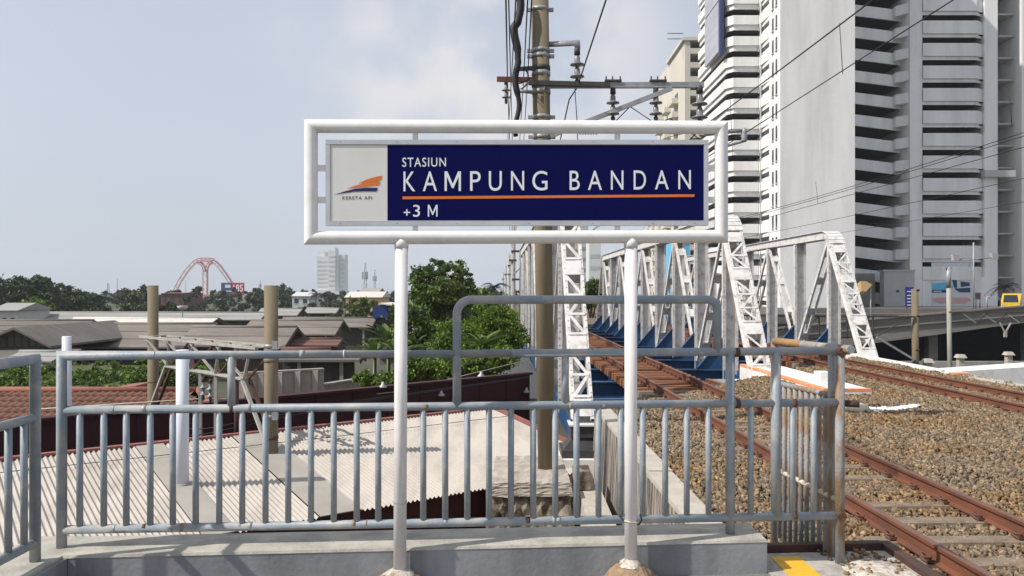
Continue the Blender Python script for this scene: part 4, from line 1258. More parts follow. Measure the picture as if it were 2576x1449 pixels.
# ------------------------------------------------------------------ left foreground: corrugated roof
A_ = V(0.8, 0.6, 0); B_ = V(0.6, -0.8, -0.158)
R0 = V(-7.88, 12.6, -0.58)
def roofp(u, s, dz=0.0):
    return R0 + A_ * u + B_ * s + V(0, 0, dz)
sh = thing('corrugated_roof', roofp(4.6, 1.9) - V(0, 0, 2), 'cream corrugated sheet roof sloping towards the railing', 'roof')
def sheet(u0, u1, s0, s1, amp, m, name='roof_sheet', lift=0.0):
    pitch = 0.0767
    if amp > 0:
        n = max(int((u1 - u0) / pitch * 10), 2)
        vs_ = []
        for k in range(n + 1):
            u = u0 + (u1 - u0) * k / n
            z = amp * math.cos(2 * math.pi * u / pitch)
            vs_.append(roofp(u, s0, z + lift)); vs_.append(roofp(u, s1, z + lift))
        fs = [(2 * k, 2 * k + 1, 2 * k + 3, 2 * k + 2) for k in range(n)]
        return MB().add(vs_, fs, True).build(name, m, sh)
    vs_ = [roofp(u0, s0, lift), roofp(u0, s1, lift), roofp(u1, s1, lift), roofp(u1, s0, lift)]
    vs_ += [v - V(0, 0, 0.012) for v in vs_]
    return MB().add(vs_, [(0, 1, 2, 3), (4, 7, 6, 5), (0, 4, 5, 1), (1, 5, 6, 2), (2, 6, 7, 3), (3, 7, 4, 0)]).build(name, m, sh)
S1 = 3.85
def us_of(xd, yd):
    # intersect view ray with the roof plane
    d = V((xd - 1288) / F, 1, -(yd - 735) / F)
    n_ = A_.cross(B_)
    t = (R0 - V(0, 0, ZC)).dot(n_) / d.dot(n_)
    p = V(0, 0, ZC) + d * t
    q = p - R0
    return q.dot(A_), q.dot(V(0.6, -0.8, 0)), p
uw, sw, pw = us_of(459, 1220)
up_, sp_, pp = us_of(685, 1140)
cuts = [(-4.0, uw - 0.24, 1), (uw - 0.24, uw + 0.20, 0), (uw + 0.20, up_ - 0.34, 1), (up_ - 0.34, up_ + 0.30, 0), (up_ + 0.30, 9.33, 1)]
for u0, u1, kd in cuts:
    if kd:
        # sheets about 0.9 m wide
        n = max(1, round((u1 - u0) / 0.92)); 
        for k in range(n):
            a = u0 + (u1 - u0) * k / n; c = u0 + (u1 - u0) * (k + 1) / n
            sheet(a, c + (0.02 if k < n - 1 else 0), 0, S1, 0.0155, 'corrugated', lift=0.003 * (k % 2))
    else:
        sheet(u0, u1, 0, S1, 0, 'flat_sheet', 'flat_strip', lift=0.022)
MB().bar(roofp(-4.0, -0.05, 0.02), roofp(9.4, -0.05, 0.02), 0.13, 0.04).build('ridge_flashing', 'flashing_red', sh)
MB().bar(roofp(9.38, -0.08, 0.03), roofp(9.38, S1 + 0.05, 0.03), 0.17, 0.04).build('verge_flashing', 'flashing_red', sh)
# end walls under the eave and below the ridge
MB().prism([roofp(-4.0, S1 - 0.25, -0.10), roofp(9.2, S1 - 0.25, -0.10), roofp(9.2, S1 - 0.25, -2.6), roofp(-4.0, S1 - 0.25, -2.6)], V(0.6, -0.8, 0) * -0.06).build('eave_wall', 'maroon', sh)
MB().prism([roofp(-4.0, 0.05, -0.06), roofp(9.2, 0.05, -0.06), roofp(9.2, 0.05, -3.4), roofp(-4.0, 0.05, -3.4)], V(0.6, -0.8, 0) * 0.06).build('rear_wall', 'maroon', sh)
# thin cable lying over the roof
o = MB().path([roofp(-3.5, 0.7, 0.09), roofp(2, 0.72, 0.06), roofp(5, 0.74, 0.05), roofp(9.3, 0.75, 0.07)], 0.006, 6).build('roof_cable', 'wire_black')
tag(o, 'thin dark cable lying across the corrugated roof', 'cable')

# white painted pipes standing on and behind the roof
def pipe(name, base, top, r, m, label, cat, n=20):
    t = MB().tube(base, top, r, n).build(name, m)
    # centre the object origin at its base
    return tag(t, label, cat)
t = thing('painted_post', pw, 'white painted post standing on the corrugated roof', 'post')
MB().tube(pw - V(0, 0, 0.25), P(459, 880, pw.y), 0.093, 20).build('shaft', 'pole_painted', t)
MB().tube(pw - V(0, 0, 0.02), pw + V(0, 0, 0.03), 0.115, 20).build('base_collar', 'flat_sheet', t)
q = P(168, 735, 17.3)
t = thing('painted_post', (q.x, q.y, -3), 'white painted post in front of the clay tiled roof', 'post')
MB().tube((q.x, q.y, -3), P(168, 846, 17.3), 0.093, 20).build('shaft', 'pole_painted', t)
MB().path([P(156, 1010, 17.2), P(156, 1002, 17.2), P(182, 1002, 17.2)], 0.012, 6).build('wire_band', 'galvanised', t)

# portal: two round concrete poles joined by a lattice beam
PL = P(385, 735, 18.5); PRt = P(682, 735, pp.y)
t = thing('gantry_pole', (PRt.x, PRt.y, pp.z), 'brown concrete gantry pole passing through the corrugated roof', 'pole')
MB().tube((PRt.x, PRt.y, pp.z - 1.5), P(682, 718, PRt.y), 0.117, 22).build('shaft', 'pole_concrete', t)
for yd, m_ in ((870, 'galvanised'), (906, 'pole_concrete'), (1046, 'galvanised'), (1100, 'steel_dark')):
    c = P(682, yd, PRt.y)
    MB().tube(c - V(0, 0, 0.03), c + V(0, 0, 0.03), 0.124, 22).build('steel_band', m_, t)
    if yd in (870, 1046):
        MB().box((c.x + 0.06, c.y - 0.16, c.z - 0.05), (c.x + 0.15, c.y - 0.10, c.z + 0.09)).build('clamp_box', 'galvanised', t)
t = thing('gantry_pole', (PL.x, PL.y, -4), 'brown concrete gantry pole standing beyond the tiled roof', 'pole')
MB().tube((PL.x, PL.y, -4.6), P(385, 718, PL.y), 0.117, 22).build('shaft', 'pole_concrete', t)
c = P(385, 960, PL.y)
MB().tube(c - V(0, 0, 0.015), c + V(0, 0, 0.015), 0.121, 22).build('steel_band', 'pole_concrete', t)
gb = thing('lattice_beam', ((PL.x + PRt.x) / 2, (PL.y + PRt.y) / 2, 0.4), 'rusty lattice beam slung between the two brown gantry poles', 'beam')
dd = (PRt - PL); dd.z = 0; LB = dd.length; dd = dd.normalized(); sd = V(-dd.y, dd.x, 0)
def gp(t, z, s=0.0):
    return V(PL.x, PL.y, 0) + dd * (LB * t) + sd * s + V(0, 0, z)
ZU, ZL_ = 1.02, 0.42
for s in (-0.22, 0.22):
    MB().bar(gp(-0.03, ZU, s), gp(0.985, ZU + 0.04, s), 0.06, 0.05).build('top_chord', 'pole_pale', gb)
for t_2 in range(7):
    tt = 0.04 + t_2 * 0.15
    MB().bar(gp(tt, ZU + 0.03, -0.22), gp(tt, ZU + 0.03, 0.22), 0.10, 0.012).build('tie_plate', 'pole_pale', gb)
MB().bar(gp(0.17, ZL_), gp(0.83, ZL_ + 0.03), 0.20, 0.03).build('bottom_chord', 'pole_pale', gb)
MB().bar(gp(0.17, ZL_ - 0.03), gp(0.83, ZL_), 0.02, 0.07).build('bottom_chord', 'pole_pale', gb)
nodes_b = [0.17, 0.39, 0.61, 0.83]
for k, tb_ in enumerate(nodes_b):
    for s in (-0.22, 0.22):
        for tt in ((tb_ - 0.13, tb_ + 0.11)):
            MB().bar(gp(tt, ZU - 0.02, s), gp(tb_, ZL_ + 0.03, s * 0.2), 0.045, 0.03).build('lacing_bar', 'pole_pale' if s < 0 else 'steel_dark', gb)
for tb_, te in ((0.17, 0.012), (0.83, 0.985)):
    for s in (-0.07, 0.07):
        MB().bar(gp(tb_, ZL_, s), gp(te, ZL_ - 0.95, s), 0.06, 0.05).build('knee_brace', 'pole_pale' if s < 0 else 'steel_dark', gb)
for tt in (0.49, 0.62):
    MB().bar(gp(tt, ZL_, -0.05), gp(tt, ZL_ - 1.35, -0.05), 0.06, 0.06).build('drop_post', 'pole_pale', gb)
insulator('insulator', gp(0.515, ZL_ - 0.1, -0.05), 'left small insulator under the rusty lattice beam', sc=0.72)
insulator('insulator', gp(0.575, ZL_ - 0.1, -0.05), 'right small insulator under the rusty lattice beam', sc=0.72)
MB().tube(gp(0.76, ZU, 0.0), gp(0.76, -1.4, 0.0), 0.045, 10).build('drop_pipe', 'steel_dark', gb)
for k, (za, zb) in enumerate(((-0.62, -0.60), (-0.78, -0.70))):
    wire([P(60, 1045 + k * 6, 16.8), gp(0.3, za - 0.22, -0.2), gp(0.6, zb, -0.2), P(900, 1008 + 4 * k, 17.5), P(1330, 948 + 2 * k, 22.4)], 0.010, '%s black cable running along the maroon wall' % ('upper' if k == 0 else 'lower'))
wire([P(80, 1030, 17), P(520, 1002, 17.6), P(760, 1012, 18.5), P(1000, 985, 20), P(1330, 905, 24)], 0.012, 'pale ladder cable sagging in front of the bushes', 'sack')

# maroon shed behind the corrugated roof
mw = thing('maroon_shed', (-4, 18.5, GZ), 'long dark maroon shed wall behind the corrugated roof', 'shed')
a0 = V(-10.9, 12.55, 0); a1 = V(0.50, 23.15, 0)
dw = (a1 - a0).normalized(); nw = V(dw.y, -dw.x, 0)
def mwp(t, z, s=0):
    return a0.lerp(a1, t) + nw * s + V(0, 0, z)
MB().prism([mwp(0, -0.30), mwp(1, -0.30), mwp(1, -4.5), mwp(0, -4.5)], nw * -0.12).build('wall', 'maroon', mw)
for k in range(16):
    t2 = k / 16 + 0.004
    MB().prism([mwp(t2, -0.31, 0.02), mwp(t2 + 0.054, -0.31, 0.02), mwp(t2 + 0.054, -1.15, 0.02), mwp(t2, -1.15, 0.02)], nw * -0.015).build('wall_panel', 'maroon', mw)
MB().bar(mwp(0, -0.27), mwp(1, -0.27), 0.25, 0.06).build('gutter', 'maroon', mw)
MB().prism([mwp(0, -0.285, -0.12), mwp(1, -0.285, -0.12), mwp(1, -0.62, -2.6), mwp(0, -0.62, -2.6)], (0, 0, -0.05)).build('roof', 'maroon', mw)
for xd, yd, lab in ((1110, 993, 'first'), (1210, 945, 'second'), (963, 972, 'third'), (1325, 985, 'fourth')):
    Yl = 16.0
    d = V((xd - 1288) / F, 1, 0)
    t3 = ((a0 + nw * 0.12) - V(0, 0, 0)).dot(nw) / d.dot(nw)
    c = P(xd, yd, t3)
    lm = thing('wall_lamp', c, {'first': 'small white lamp low on the maroon wall right of the left sign post', 'second': 'small white lamp near the top right of the maroon wall', 'third': 'small white lamp on the maroon wall left of the left sign post', 'fourth': 'small white lamp on the maroon wall beside the thick pole'}[lab], 'lamp')
    MB().lathe(c, [(0.10, -0.03), (0.095, 0.0), (0.035, 0.05), (0.03, 0.11)], 10).build('shade', 'porcelain', lm)
    MB().tube(c + V(0, 0, 0.08), c + V(0, 0, 0.08) - nw * 0.14, 0.012, 6).build('arm', 'steel_dark', lm)

# clay tiled roof
ct = thing('clay_tiled_roof', (-14, 22, -3), 'orange brown clay tiled hip roof beyond the maroon wall', 'roof')
def tiles(p0, du, dn, nu, nn, m, name, trim=None):
    """pantile rows: each row a wavy strip stepping down"""
    du, dn = Vector(du), Vector(dn)
    up = du.cross(dn).normalized()
    if up.z < 0: up = -up
    for r in range(nn):
        vs_, fs = [], []
        cnt = 0
        for k in range(nu * 4 + 1):
            if trim and not trim(k / 4, r):
                if cnt: break
                continue
            w_ = 0.028 * math.cos(2 * math.pi * k / 4)
            p = p0 + du * (k / 4)
            vs_ += [p + dn * r + up * (w_ + 0.0), p + dn * (r + 1.08) + up * (w_ + 0.045)]
            cnt += 1
        b_ = cnt
        fs = [(2 * i, 2 * i + 1, 2 * i + 3, 2 * i + 2) for i in range(cnt - 1)]
        # front lip of the row
        if cnt > 1:
            n0 = len(vs_)
            lip = [vs_[2 * i + 1] - up * 0.05 for i in range(cnt)]
            vs_ += lip
            fs += [(2 * i + 1, n0 + i, n0 + i + 1, 2 * i + 3) for i in range(cnt - 1)]
            MB().add(vs_, fs, True).build(name, m, ct)
cp = P(0, 983, 26); zr = cp.z
px0 = P(500, 985, 26).x
du = V(0.24, 0, 0); dn = V(0, -0.30, -0.125)
nu = int((px0 + 17.5) / 0.24)
tiles(V(-17.5, 26, zr), du, dn, nu + 22, 22, 'clay_tile', 'tile_row', lambda k, r: k <= nu + r * 0.95)
MB().tube((-17.5, 26, zr + 0.03), (px0, 26, zr + 0.03), 0.10, 8).build('ridge_tiles', 'clay_ridge', ct)
hipe = V(px0 + 22 * 0.95 * 0.24, 26 - 22 * 0.30, zr - 22 * 0.125)
MB().tube((px0, 26, zr + 0.03), hipe + V(0, 0, 0.05), 0.11, 8).build('hip_tiles', 'clay_ridge', ct)
MB().add([(px0, 26, zr), hipe, (hipe.x, 32.6, hipe.z), (px0, 26.02, zr)], [(0, 1, 2)]).build('hip_slope', 'clay_tile', ct)
MB().add([(-17.5, 26, zr), (px0, 26, zr), (hipe.x, 32.6, hipe.z), (-17.5, 32.6, hipe.z)], [(0, 1, 2, 3)]).build('rear_slope', 'clay_tile', ct)
b = P(310, 968, 30)
t = MB().prism([(b.x - 0.7, 28.8, b.z - 1.2), (b.x + 1.0, 28.8, b.z - 1.2), (b.x + 1.0, 28.8, b.z + 0.1), (b.x + 0.1, 28.8, b.z), (b.x - 0.7, 28.8, b.z - 0.35)], (0, 1.5, 0)).build('roof_dormer', 'clay_ridge')
tag(t, 'small red roof corner rising above the clay tiles', 'roof')

# ------------------------------------------------------------------ tall car park tower on the right
tw = thing('parking_tower', (46, 118, 0), 'huge white parking tower with dark slot openings behind the bridge', 'building')
NF = 20
# plain wall slab, standing forward of everything else
m = MB().box((33.4, 102.0, GZ), (42.7, 124, 64.0)); m.build('plain_wall', 'tower_white', tw)
WIN = MB().box((-0.06, -0.26, -0.80), (0.0, 0.26, 0.80)).mesh('slot_window', 'window_dark')
SILL = MB().box((-0.16, -0.32, -0.95), (0.0, 0.32, -0.81)).mesh('sill', 'tower_grey')
FH = 2.80
for k in range(0, 18):
    for yy in (103.4, 104.8):
        wdw = put('slot_window', WIN, tw, (33.4, yy, 2.6 + k * FH))
        put('sill', SILL, wdw, (33.4, yy, 2.6 + k * FH))
MB().tube((33.2, 109.3, 0), (33.2, 109.3, 60), 0.12, 8).build('rain_pipe', 'tower_grey', tw)
# banded block on the left: parapets running round the corner and along the long side
def band(path, z0, z1, th, m_, name, parent, rise=0.0):
    mb = MB()
    n = len(path)
    for i in range(n - 1):
        a, c = Vector((*path[i], 0)), Vector((*path[i + 1], 0))
        d = (c - a).normalized(); nn = V(-d.y, d.x, 0) * th
        mb.hexa([a + V(0, 0, z0), c + V(0, 0, z0), c + nn + V(0, 0, z0), a + nn + V(0, 0, z0)], [a + V(0, 0, z1), c + V(0, 0, z1), c + nn + V(0, 0, z1), a + nn + V(0, 0, z1)])
    return mb.build(name, m_, parent)
pth = [(28.85, 127), (28.85, 110.9), (29.7, 109.9), (33.1, 109.9)]
pth2 = [(29.1, 127), (29.1, 111.05), (29.8, 110.15), (33.1, 110.15)]
for k in range(0, NF):
    z = 0.2 + k * FH
    band(pth, z + 1.35, z + 2.58, 0.2, 'tower_white', 'parapet', tw)
    band(pth2, z + 0.66, z + 1.35, 0.2, 'tower_white', 'spandrel', tw)
    MB().prism([(29.3, 127, z + 0.35), (29.3, 111.3, z + 0.35), (30.0, 110.5, z + 0.35), (33.4, 110.5, z + 0.35), (33.4, 124.1, z + 0.35), (45, 124.1, z + 0.35), (45, 127, z + 0.35)], (0, 0, 0.30)).build('floor_slab', 'shaded_inside', tw)
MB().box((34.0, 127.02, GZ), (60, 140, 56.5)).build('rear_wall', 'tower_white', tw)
MB().box((34.5, 124.05, GZ), (60, 126.9, 58)).build('core', 'shaded_inside', tw)
# return between the banded block and the plain wall: angled louvre parapets
for k in range(0, NF):
    z = 0.2 + k * FH
    MB().hexa([(33.12, 109.8, z + 1.3), (33.38, 106.3, z + 1.3), (33.5, 106.3, z + 1.3), (33.3, 109.8, z + 1.3)], [(33.12, 109.8, z + 2.5), (33.38, 106.3, z + 2.5), (33.5, 106.3, z + 2.5), (33.3, 109.8, z + 2.5)]).build('parapet', 'tower_white', tw)
    MB().box((33.36, 106.4, z + 0.15), (33.385, 109.6, z + 0.72)).build('slot_shade_strip', 'window_dark', tw)  # dark strip on the wall, painted in for the shade of a slot
# big vertical advertisement on the long side
ad = thing('advert_panel', (28.4, 118, 36), 'tall grey and navy advertising panel high on the tower side', 'sign')
for k, (y0, y1, z0, z1) in enumerate(((111.4, 119.5, 34.8, 41.6), (111.4, 119.5, 41.8, 56.0))):
    MB().box((28.1, y0, z0), (28.5, y1, z1)).build('panel', 'advert_back', ad)
MB().box((28.08, 110.4, 34.0), (28.55, 111.4, 56)).build('panel_edge', 'advert_blue', ad)
for z in (38, 41, 46, 51):
    MB().bar((28.5, 115, z), (28.85, 115, z), 0.15, 0.15).build('bracket', 'steel_black', ad)

# sloping ramp bays right of the plain wall
FH = 3.07
for k in range(-1, NF):
    z = 1.3 + k * FH
    x0, x1 = 42.7, 54.4
    s = 0.125
    dz = -(x1 - x0) * s
    MB().hexa([(x0, 114.5, z + 0.12), (x1, 114.5, z + dz + 0.12), (x1, 114.75, z + dz + 0.12), (x0, 114.75, z + 0.12)], [(x0, 114.5, z + 1.68), (x1, 114.5, z + dz + 1.68), (x1, 114.75, z + dz + 1.68), (x0, 114.75, z + 1.68)]).build('ramp_parapet', 'tower_white', tw)
    MB().hexa([(x0, 114.76, z + 0.3), (x1, 114.76, z + dz + 0.3), (x1, 125, z + dz + 0.3), (x0, 125, z + 0.3)], [(x0, 114.76, z + 0.6), (x1, 114.76, z + dz + 0.6), (x1, 125, z + dz + 0.6), (x0, 125, z + 0.6)]).build('ramp_slab', 'shaded_inside', tw)
MB().box((42.71, 125, GZ), (72, 126, 64)).build('inner_wall', 'shaded_inside', tw)
# stair and parking block with chamfered balconies
MB().box((54.4, 112.0, GZ), (56.1, 123, 66)).build('pier', 'tower_white', tw)
MB().box((64.6, 112.0, GZ), (66.4, 123, 66)).build('pier', 'tower_white', tw)
MB().box((56.11, 111.96, -2), (64.59, 113.0, 4.1)).build('plinth_wall', 'tower_white', tw)
MB().box((56.1, 117.5, 4.1), (64.6, 117.8, 66)).build('inner_wall', 'shaded_inside', tw)
bp_ = [(56.11, 111.7), (63.4, 111.7), (64.62, 112.5)]
bp2 = [(56.11, 111.95), (63.4, 111.95), (64.58, 112.65)]
band([(56.11, 111.85), (63.4, 111.85), (64.6, 112.55)], 3.7, 5.5, 0.25, 'tower_white', 'parapet', tw)
for k in range(1, NF):
    z = 2.95 + k * FH
    band(bp_, z + 0.60, z + 2.35, 0.22, 'tower_white', 'parapet', tw)
    band(bp2, z + 0.12, z + 0.60, 0.2, 'tower_white', 'spandrel', tw)
    MB().box((56.11, 112.3, z + 0.45), (64.59, 117.5, z + 0.6)).build('floor_slab', 'shaded_inside', tw)
    # stepped side ledges seen left of the pier
    MB().hexa([(53.2, 113.6, z + 0.5), (54.38, 112.3, z + 0.5), (54.39, 114.4, z + 0.5), (53.2, 114.4, z + 0.5)], [(53.2, 113.6, z + 1.9), (54.38, 112.3, z + 1.9), (54.39, 114.4, z + 1.9), (53.2, 114.4, z + 1.9)]).build('side_ledge', 'tower_white', tw)
# recessed bay on the far right
MB().box((66.4, 118, GZ), (70.5, 118.4, 66)).build('recess_wall', 'tower_grey', tw)
for k in range(0, NF):
    z = 0.9 + k * FH
    MB().box((66.41, 114.6, z), (70.4, 118, z + 0.22)).build('ledge', 'tower_grey', tw)
    MB().box((66.8, 117.93, z + 1.3), (69.0, 117.99, z + 2.2)).build('slot_window', 'window_dark', tw)
MB().box((70.3, 113, GZ), (77, 120, 66)).build('pier', 'tower_white', tw)
MB().box((64.2, 111.2, 17.7), (68.4, 112.1, 18.6)).build('canopy', 'tower_grey', tw)
# lower annex and dark undercroft left of the blue mural
an = thing('annex', (50, 104, 0.1), 'low pale annex wall at the foot of the parking tower', 'building')
MB().box((50.2, 110.5, 0.0), (54.3, 111.8, 4.8)).build('wall', 'tower_grey', an)
MB().box((50.0, 110.4, 4.8), (54.38, 111.9, 5.05)).build('roof_edge', 'tower_grey', an)
MB().box((42.75, 113.2, 0.0), (50.15, 113.9, 4.6)).build('recessed_wall', 'wall_grey', an)
MB().box((46.2, 113.0, 0.0), (47.8, 113.19, 2.6)).build('doorway', 'window_dark', an)
MB().box((51.8, 110.44, 2.0), (52.2, 110.49, 2.3)).build('vent', 'steel_black', an)

# printed mural panel
mu = thing('mural_panel', (58, 108, 0.5), 'faded printed mural with blue vehicle picture on the tower plinth', 'sign')
def quadp(xd0, yd0, xd1, yd1, Y, m_, parent, name='print', pts=None):
    if pts is None:
        pts = [(xd0, yd0), (xd1, yd0), (xd1, yd1), (xd0, yd1)]
    vs_ = [P(x, y, Y) for x, y in pts]
    return MB().prism(list(reversed(vs_)), (0, 0.02, 0)).build(name, m_, parent)
def zz(x, y):   # zoom of the lower right corner to the working grid
    return ((3400 + x / 3.622) / 1.59006, (1000 + y / 3.622) / 1.59006)
def mural(pts, m_, Y, name='print'):
    quadp(0, 0, 0, 0, Y, m_, mu, name, [zz(*p) for p in pts])
quadp(2343, 660, 2446, 772, 111.930, 'print_white', mu, 'mural_sheet')
mural([(1190, 480), (1400, 470), (1520, 540), (1400, 575), (1190, 575)], 'print_cyan', 111.900)
mural([(1190, 577), (1400, 577), (1400, 618), (1190, 618)], 'print_deep', 111.895)
mural([(1215, 592), (1320, 592), (1330, 606), (1215, 606)], 'print_white', 111.880)
mural([(1742, 190), (1742, 330), (1690, 310), (1670, 300)], 'print_cyan', 111.900)
mural([(1460, 380), (1480, 345), (1560, 335), (1560, 385)], 'print_deep', 111.890)
mural([(1600, 340), (1680, 345), (1740, 440), (1700, 400), (1600, 400)], 'print_deep', 111.890)
mural([(1480, 430), (1550, 440), (1550, 560), (1510, 540)], 'print_deep', 111.885)
mural([(1605, 455), (1735, 470), (1735, 520), (1605, 535)], 'print_deep', 111.885)
mural([(1510, 560), (1745, 545), (1745, 612), (1590, 612)], 'print_deep', 111.880)
mural([(1200, 700), (1300, 688), (1720, 688), (1760, 730), (1640, 770), (1300, 765), (1220, 740)], 'print_pink', 111.880)

# blue notice board on posts
nb = thing('notice_board', P(2284, 790, 92), 'tall blue notice board beside the annex', 'sign')
quadp(2277, 722, 2298, 772, 92, 'sign_blue', nb, 'board')
for yd in (732, 742, 750, 758, 766):
    quadp(2282, yd, 2294, yd + 2.5, 91.95, 'print_white', nb, 'text_line')
for xd in (2281, 2294):
    a = P(xd, 772, 92.1)
    MB().tube((a.x, 92.1, 0.1), a, 0.07, 6).build('leg', 'steel_black', nb)
# dark kiosk sign and hoop barrier in front of the tower
ks = thing('street_light_box', P(2460, 770, 95), 'dark box on two thin legs in front of the tower pier', 'box')
quadp(2453, 736, 2467, 753, 95, 'steel_black', ks, 'box')
for xd in (2455, 2465):
    a = P(xd, 753, 95); MB().tube((a.x, 95, 0.1), a, 0.06, 6).build('leg', 'steel_black', ks)
hb = thing('hoop_barrier', P(2500, 775, 90), 'grey hoop barrier beside the palm', 'barrier')
MB().path([(P(2483, 735, 90).x, 90, 0.1), P(2483, 748, 90), P(2518, 748, 90), (P(2518, 735, 90).x, 90, 0.1)], 0.09, 6).build('hoop', 'galvanised', hb)
# floodlight pole
fl = thing('floodlight_pole', P(2440, 780, 90), 'thin pole with two floodlights in front of the mural', 'lamp')
a = P(2449, 735, 90)
MB().tube((a.x, 90, 0.1), P(2449, 610, 90), 0.09, 6).build('shaft', 'galvanised', fl)
MB().tube(P(2408, 655, 90), P(2500, 648, 90), 0.06, 6).build('arm', 'galvanised', fl)
for xd, yd in ((2404, 649), (2502, 645)):
    c = P(xd, yd, 90); MB().hexa([c + V(-0.3, -0.2, -0.3), c + V(0.3, -0.2, -0.3), c + V(0.3, 0.3, -0.3), c + V(-0.3, 0.3, -0.3)], [c + V(-0.4, -0.25, 0.35), c + V(0.25, -0.25, 0.35), c + V(0.25, 0.3, 0.35), c + V(-0.4, 0.3, 0.35)]).build('floodlight', 'porcelain', fl)

# elevated apron and curved ramp with dark space underneath
dk = MB()
dk.prism([(18, 72, -0.75), (100, 72, -0.75), (100, 130, -0.75), (18, 130, -0.75)], (0, 0, 0.85))
tag(dk.build('apron_deck', 'asphalt'), kind='structure')
rp_ = thing('vehicle_ramp', (35, 62, GZ), 'grey concrete vehicle ramp climbing to the right above a dark undercroft', 'ramp')
prof_b = [(-10, -3.5), (14, -3.0), (27, -1.90), (38.7, -0.30), (52, 0.9), (70, 1.6)]
prof_t = [(70, 2.4), (52, 1.75), (38.7, 1.02), (27, 0.02), (14, -1.25), (-10, -2.2)]
MB().prism([(x, 62, z) for x, z in prof_b + prof_t], (0, 0.35, 0)).build('side_wall', 'ramp_concrete', rp_)
MB().prism([(x, 62.36, z - 0.85) for x, z in prof_t] + [(x, 62.36, z) for x, z in prof_b], (0, 9.5, 0)).build('deck', 'ramp_concrete', rp_)
top = list(reversed(prof_t))
for i in range(len(top) - 1):
    (xa, za), (xb, zb) = top[i], top[i + 1]
    MB().bar((xa, 61.95, za - 0.05), (xb, 61.95, zb - 0.05), 0.25, 0.12).build('coping', 'ramp_concrete', rp_)
    MB().bar((xa, 61.92, za - 0.75), (xb, 61.92, zb - 0.75), 0.12, 0.08).build('ledge', 'ramp_concrete', rp_)
for x in (16, 24, 32.5, 40, 48):
    zt_ = np.interp(x, [p[0] for p in prof_b], [p[1] for p in prof_b])
    MB().box((x - 0.35, 63.2, GZ), (x + 0.35, 63.9, zt_)).build('column', 'ramp_concrete', rp_)
MB().box((8, 71.9, GZ), (90, 72.2, -0.76)).build('rear_wall', 'shaded_inside', rp_)  # near black, shade under the ramp put into the colour
MB().box((8, 60.5, GZ), (70, 61.0, -3.1)).build('low_wall', 'wall_grey', rp_)
# upper parapet of the apron
pa = MB().box((27.5, 74, 0.1), (80, 74.3, 0.55)).build('apron_parapet', 'ramp_concrete')
tag(pa, 'low concrete parapet along the raised apron', 'wall')

# yellow truck on the ramp
ty = thing('small_truck', (46.2, 75.8, 0.11), 'small yellow truck at the right edge of the picture', 'truck')
cx_, cy_, cz_ = 46.2, 75.8, 0.11
ty.rotation_euler[2] = -0.58
MB().prism([(cx_ - 0.8, cy_ - 0.9, cz_ + 0.35), (cx_ - 0.8, cy_ - 0.9, cz_ + 0.95), (cx_ - 0.68, cy_ - 0.62, cz_ + 1.75), (cx_ - 0.68, cy_ + 0.9, cz_ + 1.8), (cx_ - 0.8, cy_ + 0.95, cz_ + 0.35)], (1.5, 0, 0)).build('cab', 'truck_yellow', ty)
MB().prism([(cx_ - 0.62, cy_ - 0.905, cz_ + 1.02), (cx_ + 0.58, cy_ - 0.905, cz_ + 1.02), (cx_ + 0.5, cy_ - 0.66, cz_ + 1.66), (cx_ - 0.54, cy_ - 0.66, cz_ + 1.66)], (0, -0.03, 0)).build('windscreen', 'glass_dark', ty)
MB().box((cx_ - 0.85, cy_ + 1.0, cz_ + 0.5), (cx_ + 0.75, cy_ + 3.4, cz_ + 1.2)).build('cargo_bed', 'truck_yellow', ty)
for sx in (-0.62, 0.55):
    MB().box((cx_ + sx - 0.12, cy_ - 0.95, cz_ + 0.55), (cx_ + sx + 0.12, cy_ - 0.9, cz_ + 0.75)).build('headlight', 'porcelain', ty)
    for yy in (0.2, 2.7):
        MB().tube((cx_ + sx - 0.12, cy_ + yy, cz_ + 0.32), (cx_ + sx + 0.12, cy_ + yy, cz_ + 0.32), 0.32, 12).build('wheel', 'tyre', ty)

# cream apartment tower behind the banded block
ap = thing('apartment_tower', (42, 195, GZ), 'cream apartment tower with stacked balconies left of the parking tower', 'building')
MB().box((39.2, 180, GZ), (52, 215, 58.5)).build('plain_wall', 'tower_cream', ap)
MB().box((39.0, 179.6, 57.6), (44.5, 181, 58.8)).build('roof_edge', 'tower_cream', ap)
MB().box((36.6, 186, GZ), (39.2, 215, 57.5)).build('recess_wall', 'tower_grey', ap)
MB().box((35.4, 181, GZ), (36.6, 215, 57.6)).build('side_pier', 'tower_cream', ap)
MB().box((34.8, 180.6, 57.6), (39.3, 200, 58.3)).build('roof_edge', 'tower_cream', ap)
for k in range(0, 18):
    z = 2 + k * 3.1
    MB().box((36.62, 181.2, z), (39.18, 186, z + 0.2)).build('balcony_slab', 'tower_cream', ap)
    MB().box((36.62, 181.0, z + 0.05), (39.18, 181.2, z + 1.25)).build('balcony_front', 'tower_cream', ap)
    MB().box((38.0, 185.9, z + 1.0), (39.0, 185.99, z + 2.3)).build('window', 'window_dark', ap)
    if k < 15:
        for y0 in (188, 197, 206):
            MB().box((33.9, y0, z), (35.4, y0 + 5, z + 1.2)).build('balcony_front', 'tower_cream', ap)
            MB().box((35.32, y0 + 0.5, z + 1.3), (35.39, y0 + 4, z + 2.6)).build('window', 'window_dark', ap)
for dz in (0.4, 1.6):
    MB().tube((31.5, 181, 57.6 + dz), (35.0, 181, 57.6 + dz), 0.09, 6).build('roof_pipe', 'steel_black', ap)
a2 = thing('apartment_tower', (40, 250, GZ), 'lower stepped apartment block peeking out behind the cream tower', 'building')
MB().box((40.5, 232, GZ), (60, 262, 47)).build('wall', 'tower_cream', a2)
